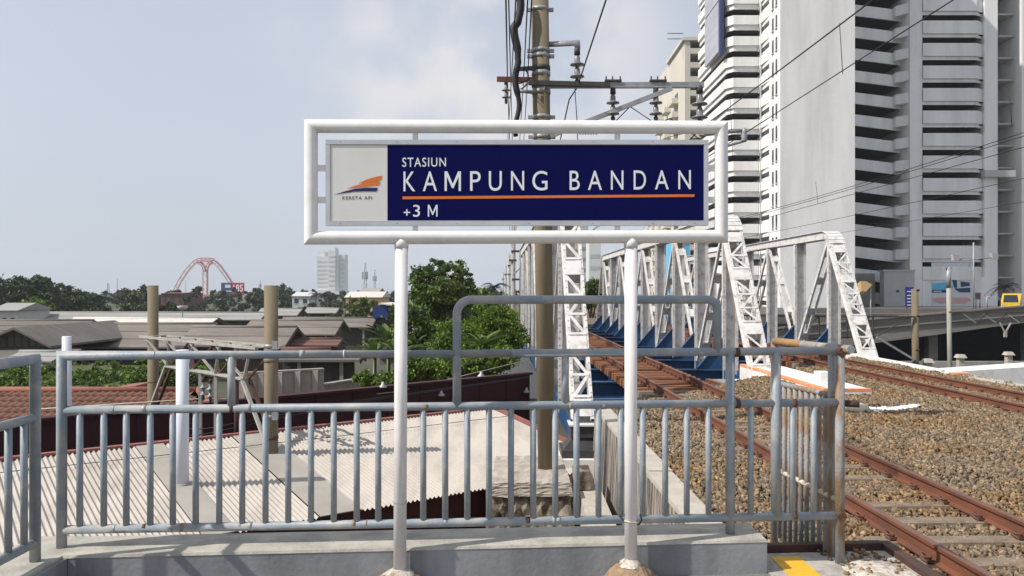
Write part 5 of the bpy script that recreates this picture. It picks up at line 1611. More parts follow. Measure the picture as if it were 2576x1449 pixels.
for k in range(0, 14):
    z = 2 + k * 3.1
    for j, y0 in enumerate((233, 243, 252)):
        MB().box((39.2, y0, z), (40.5, y0 + 6, z + 1.2)).build('balcony_front', 'tower_cream', a2)
        MB().box((40.42, y0 + 0.5, z + 1.3), (40.49, y0 + 4, z + 2.6)).build('window', 'window_dark', a2)

ap.location.x += 2.8
a2.location.x += 2.4
# pale buildings seen through the bridge
for (x0, x1, y0, Y, m_, lab) in ((1482, 1512, 600, 420, 'far_pale', 'pale tower block seen between the trusses'), (1455, 1480, 560, 460, 'far_glass', 'hazy slim block left of the pale tower block between the trusses')):
    t = thing('far_block', P((x0 + x1) / 2, 735, Y) * 1.0, lab, 'building')
    t.location.z = GZ
    a, c = P(x0, y0, Y), P(x1, y0, Y)
    MB().box((a.x, Y, GZ), (c.x, Y + 18, a.z)).build('wall', m_, t)
    nfl = int((a.z - GZ) / 6)
    for k in range(1, nfl):
        MB().box((a.x + 0.5, Y - 0.08, GZ + k * 6), (c.x - 0.5, Y - 0.02, GZ + k * 6 + 2.0)).build('window_band', 'far_glass' if m_ == 'far_pale' else 'far_grey', t)
t = thing('blue_hall', (P(1700, 735, 75).x, 75, GZ), 'bright blue wall panel seen through the bridge verticals', 'building')
MB().box((P(1690, 735, 75).x, 75, GZ), (P(1735, 735, 75).x, 78, P(1700, 600, 75).z)).build('wall', 'print_cyan', t)
MB().box((P(1688, 735, 75).x, 74.8, P(1700, 602, 75).z), (P(1737, 735, 75).x, 78.2, P(1700, 594, 75).z)).build('roof_edge', 'tower_grey', t)

# second gantry, right of the bridge
g2 = thing('gantry_pole', (P(2305, 735, 41).x, 41, GZ), 'brown concrete gantry pole right of the bridge with dark top', 'pole')
MB().tube((P(2305, 735, 41).x, 41, GZ), P(2301, 727, 41), 0.165, 18).build('shaft', 'pole_concrete', g2)
for yd in (730, 880, 795):
    c = P(2304, yd, 41); MB().tube(c - V(0, 0, 0.05), c + V(0, 0, 0.05), 0.175, 18).build('steel_band', 'steel_dark', g2)
g3 = thing('lattice_beam', (P(2100, 735, 41).x, 41, 0), 'thin black lattice beam reaching from the bridge to the right gantry pole', 'beam')
MB().bar(P(1850, 794, 40.8), P(2302, 797, 40.8), 0.10, 0.08).build('top_chord', 'steel_black', g3)
MB().bar(P(1890, 858, 40.8), P(2205, 846, 40.8), 0.10, 0.08).build('bottom_chord', 'steel_black', g3)
for k, xd in enumerate((1890, 1945, 2000, 2060, 2130, 2196)):
    MB().bar(P(xd, 795, 40.8), P(xd + 2, 852, 40.8), 0.06, 0.06).build('lattice_upright', 'steel_black', g3)
    MB().bar(P(xd + 4, 850, 40.8), P(xd + 58 if k < 5 else 2290, 797, 40.8), 0.05, 0.05).build('lattice_brace', 'steel_black', g3)
MB().bar(P(2205, 848, 40.7), P(2300, 905, 40.8), 0.10, 0.10).build('knee_brace', 'galvanised', g3)
g4 = thing('lighting_pole', (P(2390, 735, 43).x, 43, GZ), 'slim pale pole with bracket top right of the gantry pole', 'pole')
MB().tube((P(2391, 735, 43).x, 43, GZ), P(2386, 672, 43), 0.115, 14).build('shaft', 'pole_pale', g4)
c = P(2386, 676, 43); MB().box((c.x - 0.22, c.y - 0.08, c.z), (c.x + 0.16, c.y + 0.08, c.z + 0.10)).build('bracket', 'galvanised', g4)
MB().tube(P(2386, 676, 43) - V(0, 0, 1.0), P(2386, 676, 43), 0.125, 12).build('sleeve', 'galvanised', g4)
g5 = thing('lattice_beam', (P(2480, 735, 43).x, 43, 0), 'thin black lattice beam on the far right with a forked post', 'beam')
MB().bar(P(2388, 785, 42.8), P(2620, 787, 42.8), 0.09, 0.07).build('top_chord', 'steel_black', g5)
for k, xd in enumerate((2420, 2470, 2530)):
    MB().bar(P(xd, 787, 42.8), P(xd + 35, 812, 42.8), 0.04, 0.05).build('lattice_brace', 'galvanised', g5)
    MB().bar(P(xd + 35, 812, 42.8), P(xd + 65, 787, 42.8), 0.04, 0.05).build('lattice_brace', 'steel_black', g5)
for s in (-14, 14):
    MB().bar(P(2529 + s, 812, 42.8), P(2529, 838, 42.8), 0.06, 0.06).build('fork', 'pole_pale', g5)
MB().bar(P(2529, 836, 42.8), P(2529, 848, 42.8), 0.14, 0.10).build('fork_stem', 'pole_pale', g5)

# white lamp canopy bit near the right truss
t = thing('awning', P(2190, 720, 70), 'small cream awning beside the right truss end post', 'awning')
vs_ = [P(*zz(150, 450), 70), P(*zz(240, 455), 70), P(*zz(325, 505), 70), P(*zz(230, 600), 70), P(*zz(170, 590), 70)]
MB().prism(list(reversed(vs_)), (0, 0.6, -0.2)).build('sheet', 'house_yellow', t)
MB().tube(P(*zz(300, 540), 70.3), V(P(*zz(300, 540), 70.3).x, 70.3, -0.8), 0.06, 6).build('post', 'galvanised', t)
# green sheet under the right end post
gsh = P(2150, 893, 30)
t = MB().hexa([(gsh.x - 0.5, 30.2, gsh.z - 0.35), (gsh.x + 0.9, 30.2, gsh.z - 0.35), (gsh.x + 0.9, 30.7, gsh.z - 0.35), (gsh.x - 0.5, 30.7, gsh.z - 0.35)], [(gsh.x - 0.2, 30.3, gsh.z + 0.25), (gsh.x + 0.35, 30.3, gsh.z + 0.25), (gsh.x + 0.4, 30.6, gsh.z + 0.2), (gsh.x - 0.2, 30.6, gsh.z + 0.2)]).build('green_tarpaulin', 'green_sheet')
tag(t, 'small heap of green tarpaulin under the right truss', 'tarpaulin')
# concrete beam and capped posts on the right
t = MB().hexa([(14.6, 26.6, -1.2), (24, 27.6, -1.2), (24, 28.8, -1.2), (14.2, 27.6, -1.2)], [(14.6, 26.6, -0.55), (24, 27.6, -0.05), (24, 28.8, -0.05), (14.2, 27.6, -0.55)]).build('concrete_beam', 'abut_white')
tag(t, 'pale concrete beam lying right of the farther track', 'beam')
for xd, yd, Yp, lab in ((2333, 912, 32, 'left'), (2416, 900, 36, 'middle'), (2537, 893, 38, 'right')):
    c = P(xd, yd, Yp)
    t = thing('capped_post', (c.x, c.y, GZ), '%s small capped concrete post behind the pale beam' % lab, 'post')
    MB().box((c.x - 0.12, c.y - 0.12, GZ), (c.x + 0.12, c.y + 0.12, c.z)).build('shaft', 'wall_cap', t)
    MB().hexa([(c.x - 0.2, c.y - 0.2, c.z), (c.x + 0.2, c.y - 0.2, c.z), (c.x + 0.2, c.y + 0.2, c.z), (c.x - 0.2, c.y + 0.2, c.z)], [(c.x - 0.13, c.y - 0.13, c.z + 0.15), (c.x + 0.13, c.y - 0.13, c.z + 0.15), (c.x + 0.13, c.y + 0.13, c.z + 0.15), (c.x - 0.13, c.y + 0.13, c.z + 0.15)]).build('cap', 'wall_cap', t)
# sack and spilt lime on the ballast
c = P(2148, 1041, 2.2 * F / (1041 - 735))
t = MB().lathe((c.x, c.y, -0.135), [(0.26, 0.0), (0.28, 0.05), (0.24, 0.12), (0.12, 0.155), (0.02, 0.16)], 12).build('sack', 'sack')
t.scale = (1, 1, 1)
tag(t, 'pale sack lying on the ballast behind the side railing', 'sack')
rg = np.random.default_rng(11)
n = 900
tt = rg.uniform(0, 1, n)
lx = c.x + 0.25 + tt * 1.15 + rg.normal(0, 0.03, n); ly = c.y - 0.0 + 0.55 * tt ** 2 + rg.normal(0, 0.07, n) * (1.2 - tt)
v = np.repeat(ICO[None], n, 0) * rg.uniform(0.02, 0.05, (n, 1, 1)) * np.array([1, 1, 0.5]); v += np.stack([lx, ly, np.full(n, -0.098)], 1)[:, None, :]
f = (ICOF[None] + (np.arange(n) * 12)[:, None, None]).reshape(-1, 3)
o = link('spilt_lime', np_mesh('spilt_lime', 'lime', v.reshape(-1, 3), f))
tag(o, 'streak of spilt white lime on the brown ballast', 'powder', kind='stuff')

# ------------------------------------------------------------------ village roofs on the left
def shed(name, label, xe0, xe1, ye, yr, Ye, pitch, roof, wall='wood_dark', gable='timber_green', cat='building', floor=GZ):
    tp = math.tan(math.radians(pitch))
    De = (ye - 735) / F * Ye
    k = (yr - 735) / F
    w_ = (De - k * Ye) / (tp + k)
    ze, zr_ = ZC - De, ZC - k * (Ye + w_)
    X0, X1 = (xe0 - 1288) / F * Ye, (xe1 - 1288) / F * Ye
    t = thing(name, ((X0 + X1) / 2, Ye + w_, floor), label, cat)
    yf, yr_, yb_ = Ye, Ye + w_, Ye + 2 * w_
    th = 0.12
    for (ya, za, yc, zc) in ((yf, ze, yr_, zr_), (yb_, ze, yr_, zr_)):
        MB().hexa([(X0, ya, za - th), (X1, ya, za - th), (X1, yc, zc - th), (X0, yc, zc - th)], [(X0, ya, za), (X1, ya, za), (X1, yc, zc), (X0, yc, zc)]).build('roof_slope', roof, t)
    # sheet courses visible on the front slope
    nc = max(2, int(w_ / 1.4))
    for i in range(1, nc):
        a = i / nc
        y1 = yf + (yr_ - yf) * a; z1 = ze + (zr_ - ze) * a
        MB().hexa([(X0 + 0.02, y1 - 0.05, z1 + 0.0), (X1 - 0.02, y1 - 0.05, z1 + 0.0), (X1 - 0.02, y1 + 0.2, z1 + 0.03), (X0 + 0.02, y1 + 0.2, z1 + 0.03)], [(X0 + 0.02, y1 - 0.05, z1 + 0.035), (X1 - 0.02, y1 - 0.05, z1 + 0.035), (X1 - 0.02, y1 + 0.2, z1 + 0.075), (X0 + 0.02, y1 + 0.2, z1 + 0.075)]).build('sheet_lap', roof, t)
    MB().tube((X0, yr_, zr_ + 0.02), (X1, yr_, zr_ + 0.02), 0.12, 6).build('ridge_cap', roof, t)
    MB().box((X0 + 0.3, yf + 0.7, floor), (X1 - 0.5, yf + 0.85, ze)).build('front_wall', wall, t)
    gx = X1 - 0.45
    MB().prism([(gx, yf + 0.7, ze - 0.1), (gx, yb_ - 0.7, ze - 0.1), (gx, yr_, zr_ - th - 0.08)], (-0.08, 0, 0)).build('gable_wall', gable, t)
    MB().box((gx - 0.08, yf + 0.86, floor), (gx, yb_ - 0.7, ze - 0.1)).build('side_wall', wall, t)
    for (ya, za) in ((yf, ze), (yb_, ze)):
        MB().bar((X1 + 0.02, ya, za - 0.10), (X1 + 0.02, yr_, zr_ - 0.10), 0.06, 0.26, (1, 0, 0)).build('barge_board', 'wood_dark', t)
    n = max(2, int((X1 - X0) / 6))
    for i in range(n):
        x = X0 + 1 + (X1 - X0 - 2) * i / (n - 1)
        MB().box((x - 0.09, yf + 0.25, floor), (x + 0.09, yf + 0.42, ze - 0.12)).build('post', 'wall_grey', t)
    return t

shed('warehouse', 'long grey roofed warehouse at the back of the village', 45, 655, 804, 786, 118, 16, 'roof_grey')
shed('warehouse', 'grey roofed shed right of the long grey warehouse', 640, 748, 793, 777, 132, 16, 'roof_grey')
shed('warehouse', 'farthest small grey gabled shed before the blue hut', 762, 846, 787, 775, 140, 16, 'roof_grey')
shed('warehouse', 'low shed with bright pale sheet roof between brown roofs', 140, 520, 822, 800, 98, 13, 'roof_pale')
shed('warehouse', 'brown roofed shed at the left picture edge', -120, 178, 845, 806, 80, 17, 'roof_brown_dark')
shed('warehouse', 'brown gabled warehouse right of the brown gantry pole', 600, 844, 841, 806, 79, 18, 'roof_brown')
shed('warehouse', 'plain brown roof behind the banana plants', 690, 935, 822, 800, 94, 14, 'roof_brown')
shed('warehouse', 'large brown roofed warehouse behind the left gantry pole', 172, 490, 873, 815, 66, 18, 'roof_brown')
shed('warehouse', 'nearest brown gabled warehouse left of the big tree', 440, 718, 869, 823, 60, 20, 'roof_brown')
shed('hut', 'low rust red lean to roof beside the nearest warehouse', 700, 850, 868, 853, 62, 12, 'roof_red')
shed('hut', 'rust red roof half hidden by the top rail', 690, 818, 896, 878, 50, 12, 'roof_red')
shed('hut', 'low grey roofed hut under the dark eave on the left', 0, 140, 908, 885, 52, 12, 'roof_grey', wall='wall_grey', gable='wall_grey')

shed('hut', 'shed with its shaded inside painted as a dark wall just under the top rail beside the banana plants', 700, 905, 905, 893, 42, 12, 'roof_brown_dark')  # dark front wall put in for the shade of an open inside
# gable fronted house at the far left
gh = thing('gabled_house', (-34, 58, GZ), 'dark gabled house front at the left edge', 'building')
a, c, ap_ = P(-50, 872, 58), P(122, 868, 58), P(48, 828, 58)
for e, s in ((a, -1), (c, 1)):
    MB().hexa([e + V(0.5 * s, -0.7, -0.18), ap_ + V(0, -0.7, 0), ap_ + V(0, 14, 0), e + V(0.5 * s, 14, -0.18)], [e + V(0.5 * s, -0.7, -0.02), ap_ + V(0, -0.7, 0.16), ap_ + V(0, 14, 0.16), e + V(0.5 * s, 14, -0.02)]).build('roof_slope', 'roof_brown_dark', gh)
MB().prism([(a.x, 58, a.z), (c.x, 58, c.z), (ap_.x, 58, ap_.z)], (0, 0.1, 0)).build('gable_wall', 'timber_green', gh)
for k in range(9):
    x = a.x + 0.4 + k * (c.x - a.x - 0.8) / 8
    h = ap_.z - abs(x - ap_.x) / (c.x - ap_.x) * (ap_.z - c.z) - 0.1
    if h > a.z + 0.1:
        MB().box((x - 0.06, 57.95, a.z), (x + 0.06, 57.99, h)).build('board', 'wood_dark', gh)
MB().box((a.x, 58, GZ), (c.x, 58.2, a.z)).build('front_wall', 'wood_dark', gh)
MB().hexa([(a.x - 1, 55.8, a.z - 0.75), (c.x + 2.4, 55.8, a.z - 0.75), (c.x + 2.4, 57.9, a.z - 0.25), (a.x - 1, 57.9, a.z - 0.25)], [(a.x - 1, 55.8, a.z - 0.65), (c.x + 2.4, 55.8, a.z - 0.65), (c.x + 2.4, 57.9, a.z - 0.15), (a.x - 1, 57.9, a.z - 0.15)]).build('awning', 'roof_brown_dark', gh)

# yard walls
def wall(name, label, p, q, zt, th, m_, zb=GZ, blocks=0):
    t = thing(name, ((p[0] + q[0]) / 2, (p[1] + q[1]) / 2, zb), label, 'wall')
    p, q = V(*p, 0), V(*q, 0)
    d = (q - p).normalized(); nn = V(-d.y, d.x, 0) * th
    MB().hexa([p + V(0, 0, zb), q + V(0, 0, zb), q + nn + V(0, 0, zb), p + nn + V(0, 0, zb)], [p + V(0, 0, zt), q + V(0, 0, zt), q + nn + V(0, 0, zt), p + nn + V(0, 0, zt)]).build('wall_body', m_, t)
    MB().bar(p + nn * 0.5 + V(0, 0, zt + 0.04), q + nn * 0.5 + V(0, 0, zt + 0.04), th + 0.1, 0.08).build('coping', m_, t)
    L = (q - p).length
    for k in range(blocks):
        c = p + d * (L * (k + 0.5) / blocks) - nn.normalized() * 0.03
        MB().bar(c + V(0, 0, zb), c + V(0, 0, zt + 0.02), 0.22, 0.22).build('pier', m_, t)
    return t
a, c = P(585, 944, 31), P(815, 942, 33)
wall('yard_wall', 'grey block yard wall behind the gantry pole', (a.x, a.y), (c.x, c.y), a.z, 0.2, 'wall_block', blocks=5)
a, c = P(815, 945, 33), P(1010, 905, 38)
wall('yard_wall', 'dark sloping yard wall left of the bushes', (a.x, a.y), (c.x, c.y), -1.75, 0.2, 'wall_block', blocks=0)
a, c = P(-40, 912, 46), P(160, 912, 46)
wall('yard_wall', 'grey yard wall behind the grass on the left', (a.x, a.y), (c.x, c.y), a.z, 0.2, 'wall_grey', blocks=4)
a, c = P(395, 948, 40), P(500, 943, 40)
wall('yard_wall', 'short grey wall beside the dark shrub', (a.x, a.y), (c.x, c.y), a.z, 0.2, 'wall_grey', blocks=2)
t = MB().hexa([(-31, 30, -4.6), (-13, 30, -4.6), (-17.5, 45, -4.6), (-34, 45, -4.6)], [(-30, 33, -2.2), (-15.5, 33, -2.3), (-19.5, 44, -1.9), (-32, 44, -1.9)]).build('grass_bank', 'grass_field')
tag(t, kind='structure')

# parked vehicles in the shade of the warehouse
def car(label, x, y, rz, col, van=False):
    t = thing('parked_car', (x, y, GZ + 0.005), label, 'car')
    t.rotation_euler[2] = rz
    def part(mb, name, m_):
        o = bpy.data.objects.new(name, mb.mesh(name, m_)); COL.objects.link(o); o.parent = t; return o
    h = 1.85 if van else 1.45
    prof = [(-2.0, 0.25), (2.0, 0.25), (2.05, 0.7), (1.9, 0.88), (1.05, 0.98), (0.45, h), (-1.5, h), (-2.0, 0.98), (-2.08, 0.7)]
    part(MB().prism([(px, -0.83, pz) for px, pz in prof], (0, 1.66, 0)), 'body', col)
    for sy in (-0.842, 0.832):
        part(MB().prism([(-1.55, sy, 1.0), (0.95, sy, 1.0), (0.42, sy, h - 0.1), (-1.4, sy, h - 0.1)], (0, 0.01, 0)), 'side_window', 'glass_dark')
    part(MB().prism([(1.07, -0.7, 1.0), (1.07, 0.7, 1.0), (0.50, 0.62, h - 0.06), (0.50, -0.62, h - 0.06)], (0.012, 0, 0.01)), 'windscreen', 'glass_dark')
    part(MB().prism([(-2.0, -0.68, 1.03), (-2.0, 0.68, 1.03), (-1.55, 0.62, h - 0.06), (-1.55, -0.62, h - 0.06)], (-0.012, 0, 0.01)), 'rear_window', 'glass_dark')
    for px in (-1.3, 1.25):
        for sy in (-0.86, 0.66):
            part(MB().tube((px, sy, 0.30), (px, sy + 0.2, 0.30), 0.30, 14), 'wheel', 'tyre')
    for sy in (-0.6, 0.6):
        part(MB().box((2.03, sy - 0.14, 0.62), (2.075, sy + 0.14, 0.76)), 'headlight', 'porcelain')
for xd, Y, rz, col, van, lab in ((300, 55, -1.5, 'car_silver', False, 'silver car parked before the warehouse'), (250, 54, -1.45, 'car_black', True, 'dark van parked left of the silver car'), (345, 56, -1.6, 'car_white', False, 'white car parked right of the silver car'), (392, 57, -1.4, 'car_black', False, 'dark car parked nearest the shrub')):
    c = P(xd, 735, Y)
    car(lab, c.x, c.y, rz, col, van)

# ------------------------------------------------------------------ distant houses and landmarks
def house(name, label, x0, x1, yt, Y, wallm, roofm, nwin=2, dep=10, roofh=1.5):
    a, c = P(x0, yt, Y), P(x1, yt, Y)
    t = thing(name, ((a.x + c.x) / 2, Y, GZ), label, 'building')
    MB().box((a.x, Y, GZ), (c.x, Y + dep, a.z)).build('wall', wallm, t)
    m_ = MB().prism([(a.x - 0.4, Y - 0.5, a.z), (a.x - 0.4, Y + dep + 0.5, a.z), (a.x - 0.4, Y + dep / 2, a.z + roofh)], (c.x - a.x + 0.8, 0, 0)); m_.build('roof', roofm, t)
    for k in range(nwin):
        x = a.x + (c.x - a.x) * (k + 0.5) / nwin
        w_ = (c.x - a.x) / nwin * 0.25
        wd = MB().box((x - w_, Y - 0.05, a.z - 2.6), (x + w_, Y - 0.01, a.z - 1.0)).build('window', 'window_dark', t)
        MB().box((x - w_ - 0.1, Y - 0.12, a.z - 2.75), (x + w_ + 0.1, Y - 0.012, a.z - 2.61)).build('sill', wallm, t)
    return t
house('village_house', 'yellow plastered house near the horizon', 870, 958, 748, 210, 'house_yellow', 'roof_pale', 3, 14)
house('village_house', 'white house half hidden by the big tree', 1030, 1088, 742, 125, 'house_white', 'roof_grey', 2, 8, 0.8)
house('village_house', 'low red brown hall on the skyline left of the gantry pole', 405, 462, 738, 260, 'house_red', 'house_red', 3, 16, 0.3)
house('village_house', 'small white roofed house on the skyline', 735, 778, 745, 300, 'house_white', 'house_white', 2, 14)
house('village_house', 'pale house by the left picture edge', -20, 42, 781, 112, 'house_white', 'roof_grey', 3, 8, 1.0)
house('village_house', 'grey rooftop house right of the yellow house', 905, 950, 736, 260, 'wall_grey', 'roof_grey', 2, 14)
t = thing('tarp_hut', (P(960, 735, 96).x, 96, GZ), 'blue tarpaulin hut with white roof beside the banana plants', 'building')
a, c = P(938, 800, 96), P(985, 775, 96)
MB().prism([(a.x, 96, a.z), (P(985, 735, 96).x, 96, P(0, 798, 96).z), (P(985, 735, 96).x, 96, P(0, 772, 96).z), (P(960, 735, 96).x, 96, P(0, 765, 96).z), (a.x, 96, P(0, 775, 96).z)], (0, 8, 0)).build('tarp_wall', 'tarp_blue', t)
MB().hexa([(P(955, 735, 96).x, 95.6, P(0, 765, 96).z), (P(1003, 735, 96).x, 95.6, P(0, 772, 96).z), (P(1003, 735, 96).x, 105, P(0, 772, 96).z), (P(955, 735, 96).x, 105, P(0, 765, 96).z)], [(P(955, 735, 96).x, 95.6, P(0, 762, 96).z), (P(1003, 735, 96).x, 95.6, P(0, 769, 96).z), (P(1003, 735, 96).x, 105, P(0, 769, 96).z), (P(955, 735, 96).x, 105, P(0, 762, 96).z)]).build('roof', 'roof_pale', t)
MB().box((a.x, 97, GZ), (P(985, 735, 96).x, 103, a.z)).build('wall', 'wood_dark', t)

# pale twin tower block
YT = 1500
tt_ = thing('tower_block', (P(832, 735, YT).x, YT, GZ), 'pale high rise cluster on the hazy skyline', 'building')
for x0, x1, yt, dy in ((797, 826, 645, 0), (800, 814, 632, 6), (828, 846, 630, -8), (833, 843, 623, 0), (846.5, 852, 642, -4), (852.5, 866, 640, 4)):
    a, c = P(x0, yt, YT), P(x1, yt, YT)
    MB().box((a.x, YT + dy, GZ), (c.x, YT + dy + 30, a.z)).build('shaft', 'far_pale', tt_)
    if x1 - x0 > 10 and yt > 628:
        for k in range(1, 9):
            z = (a.z - GZ) * k / 9.5 + GZ
            MB().box((a.x + 1, YT + dy - 0.4, z), (c.x - 1, YT + dy - 0.1, z + 3)).build('window_band', 'far_glass', tt_)
MB().box((P(797, 735, YT).x - 4, YT - 14, GZ), (P(866, 735, YT).x + 4, YT + 30, P(0, 732, YT).z)).build('podium', 'far_pale', tt_)

# red steel arch ride
YA_ = 900
arc_ = thing('steel_arch_ride', (P(515, 735, YA_).x, YA_, GZ), 'red and pale steel lattice arch on the horizon', 'ride')
def z1(x, y):
    return ((x / 2.337) / 1.59006, (900 + y / 2.337) / 1.59006)
def truss_path(pts, wpx, m_, name, parent, seg=3):
    c = [P(*z1(*p), YA_) for p in pts]
    fine = []
    for i in range(len(c) - 1):
        for k in range(seg):
            fine.append(c[i].lerp(c[i + 1], k / seg))
    fine.append(c[-1])
    hw = wpx / 2.337 / 1.59 / F * YA_ / 2
    L, R = [], []
    for i, p in enumerate(fine):
        d = (fine[min(i + 1, len(fine) - 1)] - fine[max(i - 1, 0)]).normalized()
        s = V(d.z, 0, -d.x)
        L.append(p + s * hw); R.append(p - s * hw)
    r = 0.55
    ch = MB().path(L, r, 6).build(name, m_, parent)
    MB().path(R, r, 6).build(name, m_, parent)
    MB().path([p + V(0, 1.6 * hw, 0) for p in fine], r, 6).build(name, m_, parent)
    zg = []
    for i in range(len(fine)):
        zg += [L[i] if i % 2 else R[i], fine[i] + V(0, 1.6 * hw, 0)]
    MB().path(zg, 0.24, 5).build('lattice_web', m_, parent)
truss_path([(1625, 640), (1680, 525), (1740, 435), (1800, 365), (1840, 335)], 34, 'far_pink', 'arch_chord', arc_)
truss_path([(1840, 335), (1880, 325), (1920, 325), (1960, 325), (2000, 335)], 34, 'far_red', 'arch_chord', arc_, 2)
truss_path([(2000, 335), (2050, 385), (2105, 460), (2165, 550), (2215, 640)], 34, 'far_pink', 'arch_chord', arc_)
truss_path([(1920, 670), (1920, 560), (1920, 450), (1920, 420)], 46, 'far_red', 'column_chord', arc_, 3)
truss_path([(1915, 430), (1895, 370), (1855, 345)], 26, 'far_red', 'column_branch', arc_, 3)
truss_path([(1925, 430), (1945, 370), (1985, 345)], 26, 'far_red', 'column_branch', arc_, 3)
c = P(*z1(1920, 650), YA_)
MB().box((c.x - 5, YA_ - 3, GZ), (c.x + 5, YA_ + 6, c.z)).build('column_base', 'far_red', arc_)

# lattice masts
def mast(xd, ytop, Y, label, w_=1.2, head=True):
    b_, t2 = P(xd, 735, Y), P(xd, ytop, Y)
    t = thing('antenna_mast', (b_.x, Y, GZ), label, 'mast')
    for s in (-1, 1):
        MB().tube((b_.x + s * w_, Y, GZ), (t2.x + s * w_ * 0.25, Y, t2.z), w_ * 0.16, 5).build('mast_leg', 'far_grey', t)
    n = 12
    zg = [V(b_.x + (1 if k % 2 else -1) * w_ * (1 - 0.75 * k / n), Y, GZ + (t2.z - GZ) * k / n) for k in range(n + 1)]
    MB().path(zg, w_ * 0.09, 4).build('mast_lattice', 'far_grey', t)
    if head:
        for s in (-1, 0, 1):
            MB().box((t2.x + s * w_ * 1.2 - w_ * 0.3, Y - w_, t2.z - w_ * 9), (t2.x + s * w_ * 1.2 + w_ * 0.3, Y - w_ * 0.6, t2.z - w_ * 5)).build('antenna', 'far_grey', t)
mast(919, 660, 520, 'tall antenna mast right of the pale high rise', 1.2)
mast(943, 678, 700, 'thin pale mast right of the tall antenna mast', 1.1)
mast(272, 713, 500, 'short lattice mast on the left skyline', 1.3, False)
mast(295, 700, 520, 'slender mast right of the short lattice mast', 0.5, False)
mast(467, 705, 600, 'thin lamp mast below the left leg of the steel arch', 0.5, False)
mast(655, 704, 480, 'thin mast left of the second gantry pole', 0.5)

# billboard
bb = thing('billboard', (P(584, 735, 420).x, 420, GZ), 'navy and red roadside billboard reading 185', 'billboard')
def bq(x0, y0, x1, y1, Y, m_, name):
    return quadp(x0, y0, x1, y1, Y, m_, bb, name)
bq(556, 712, 586, 743, 420, 'board_navy', 'panel')
bq(584.5, 712, 614, 741, 419.9, 'board_red', 'panel')
bq(556, 731, 584, 733.5, 419.85, 'print_white', 'print')
bq(566, 716, 580, 724, 419.85, 'print_white', 'print')
uv, fs = text_mesh('185', 1.0, 0.01)
vs_ = [P(587 + 24 * u, 733.5 - 17.5 * v, 419.7) for u, v in uv]
MB().add(vs_, fs).build('number', 'letter_white', bb)
MB().box((P(590, 735, 420).x - 0.8, 420.3, GZ), (P(590, 735, 420).x + 0.8, 421.5, P(0, 742, 420).z)).build('post', 'far_grey', bb)
MB().box((P(556, 735, 420).x, 420.05, P(0, 743, 420).z), (P(614, 735, 420).x, 420.6, P(0, 711, 420).z)).build('back_frame', 'far_grey', bb)

# satellite dish
c = P(728, 775, 110)
ds = thing('satellite_dish', c, 'small white dish on the skyline roofs', 'dish')
c = P(*z1(1707, 775), 117)
ds.location = c
MB().lathe((c.x, c.y, c.z), [(0.1, -0.3), (0.55, -0.1), (0.8, 0.3), (0.7, 0.3), (0.45, 0.0)], 12).build('bowl', 'house_white', ds)
MB().tube((c.x, c.y, c.z - 1.4), (c.x, c.y, c.z - 0.2), 0.06, 6).build('stem', 'far_grey', ds)

# ------------------------------------------------------------------ vegetation
def leaves(name, m_, blobs, n, leaf, rng, squash=0.75, shell=0.45, clump=60):
    """leaf-sized diamonds gathered in clumps through the blob volumes"""
    vol = np.array([b[3] ** 2.2 for b in blobs]); vol /= vol.sum()
    nc = max(8, n // clump)
    idx = rng.choice(len(blobs), nc, p=vol)
    B = np.array([b[:3] for b in blobs])[idx]; R = np.array([b[3] for b in blobs])[idx]
    d = rng.normal(size=(nc, 3)); d /= np.linalg.norm(d, axis=1)[:, None]
    rad = R * rng.uniform(shell ** 2, 1.0, nc) ** 0.5 * rng.uniform(0.88, 1.12, nc)
    cc = B + d * rad[:, None] * np.array([1, 1, squash])
    ci = rng.integers(0, nc, n)
    sp_ = (R * rng.uniform(0.10, 0.22, nc))[ci]
    pos = cc[ci] + rng.normal(size=(n, 3)) * sp_[:, None] * np.array([1, 1, 0.7])
    Rm = rand_rot(n, rng)
    sz = leaf * rng.uniform(0.6, 1.35, n)
    q = np.array([(-0.5, 0, 0), (0, -0.28, 0.06), (0.5, 0, 0), (0, 0.28, 0.06)])
    v = np.einsum('nij,kj->nki', Rm, q) * sz[:, None, None] + pos[:, None, :]
    f = np.arange(4 * n).reshape(n, 4)
    g = rng.lognormal(0, 0.28, n) * np.repeat(rng.lognormal(0, 0.22, nc), 1)[ci]
    wv = rng.uniform(-0.15, 0.15, n)
    tint = np.stack([g * (1 + wv), g, g * (1 - wv)], 1)
    return np_mesh(name, m_, v.reshape(-1, 3), f, np.clip(np.repeat(tint[:, None], 4, 1).reshape(-1, 3), 0.35, 2.2))

def blob(xd, yd, rpx, Y, dy=0.0):
    c = P(xd, yd, Y + dy)
    return (c.x, c.y, c.z, rpx / F * Y)

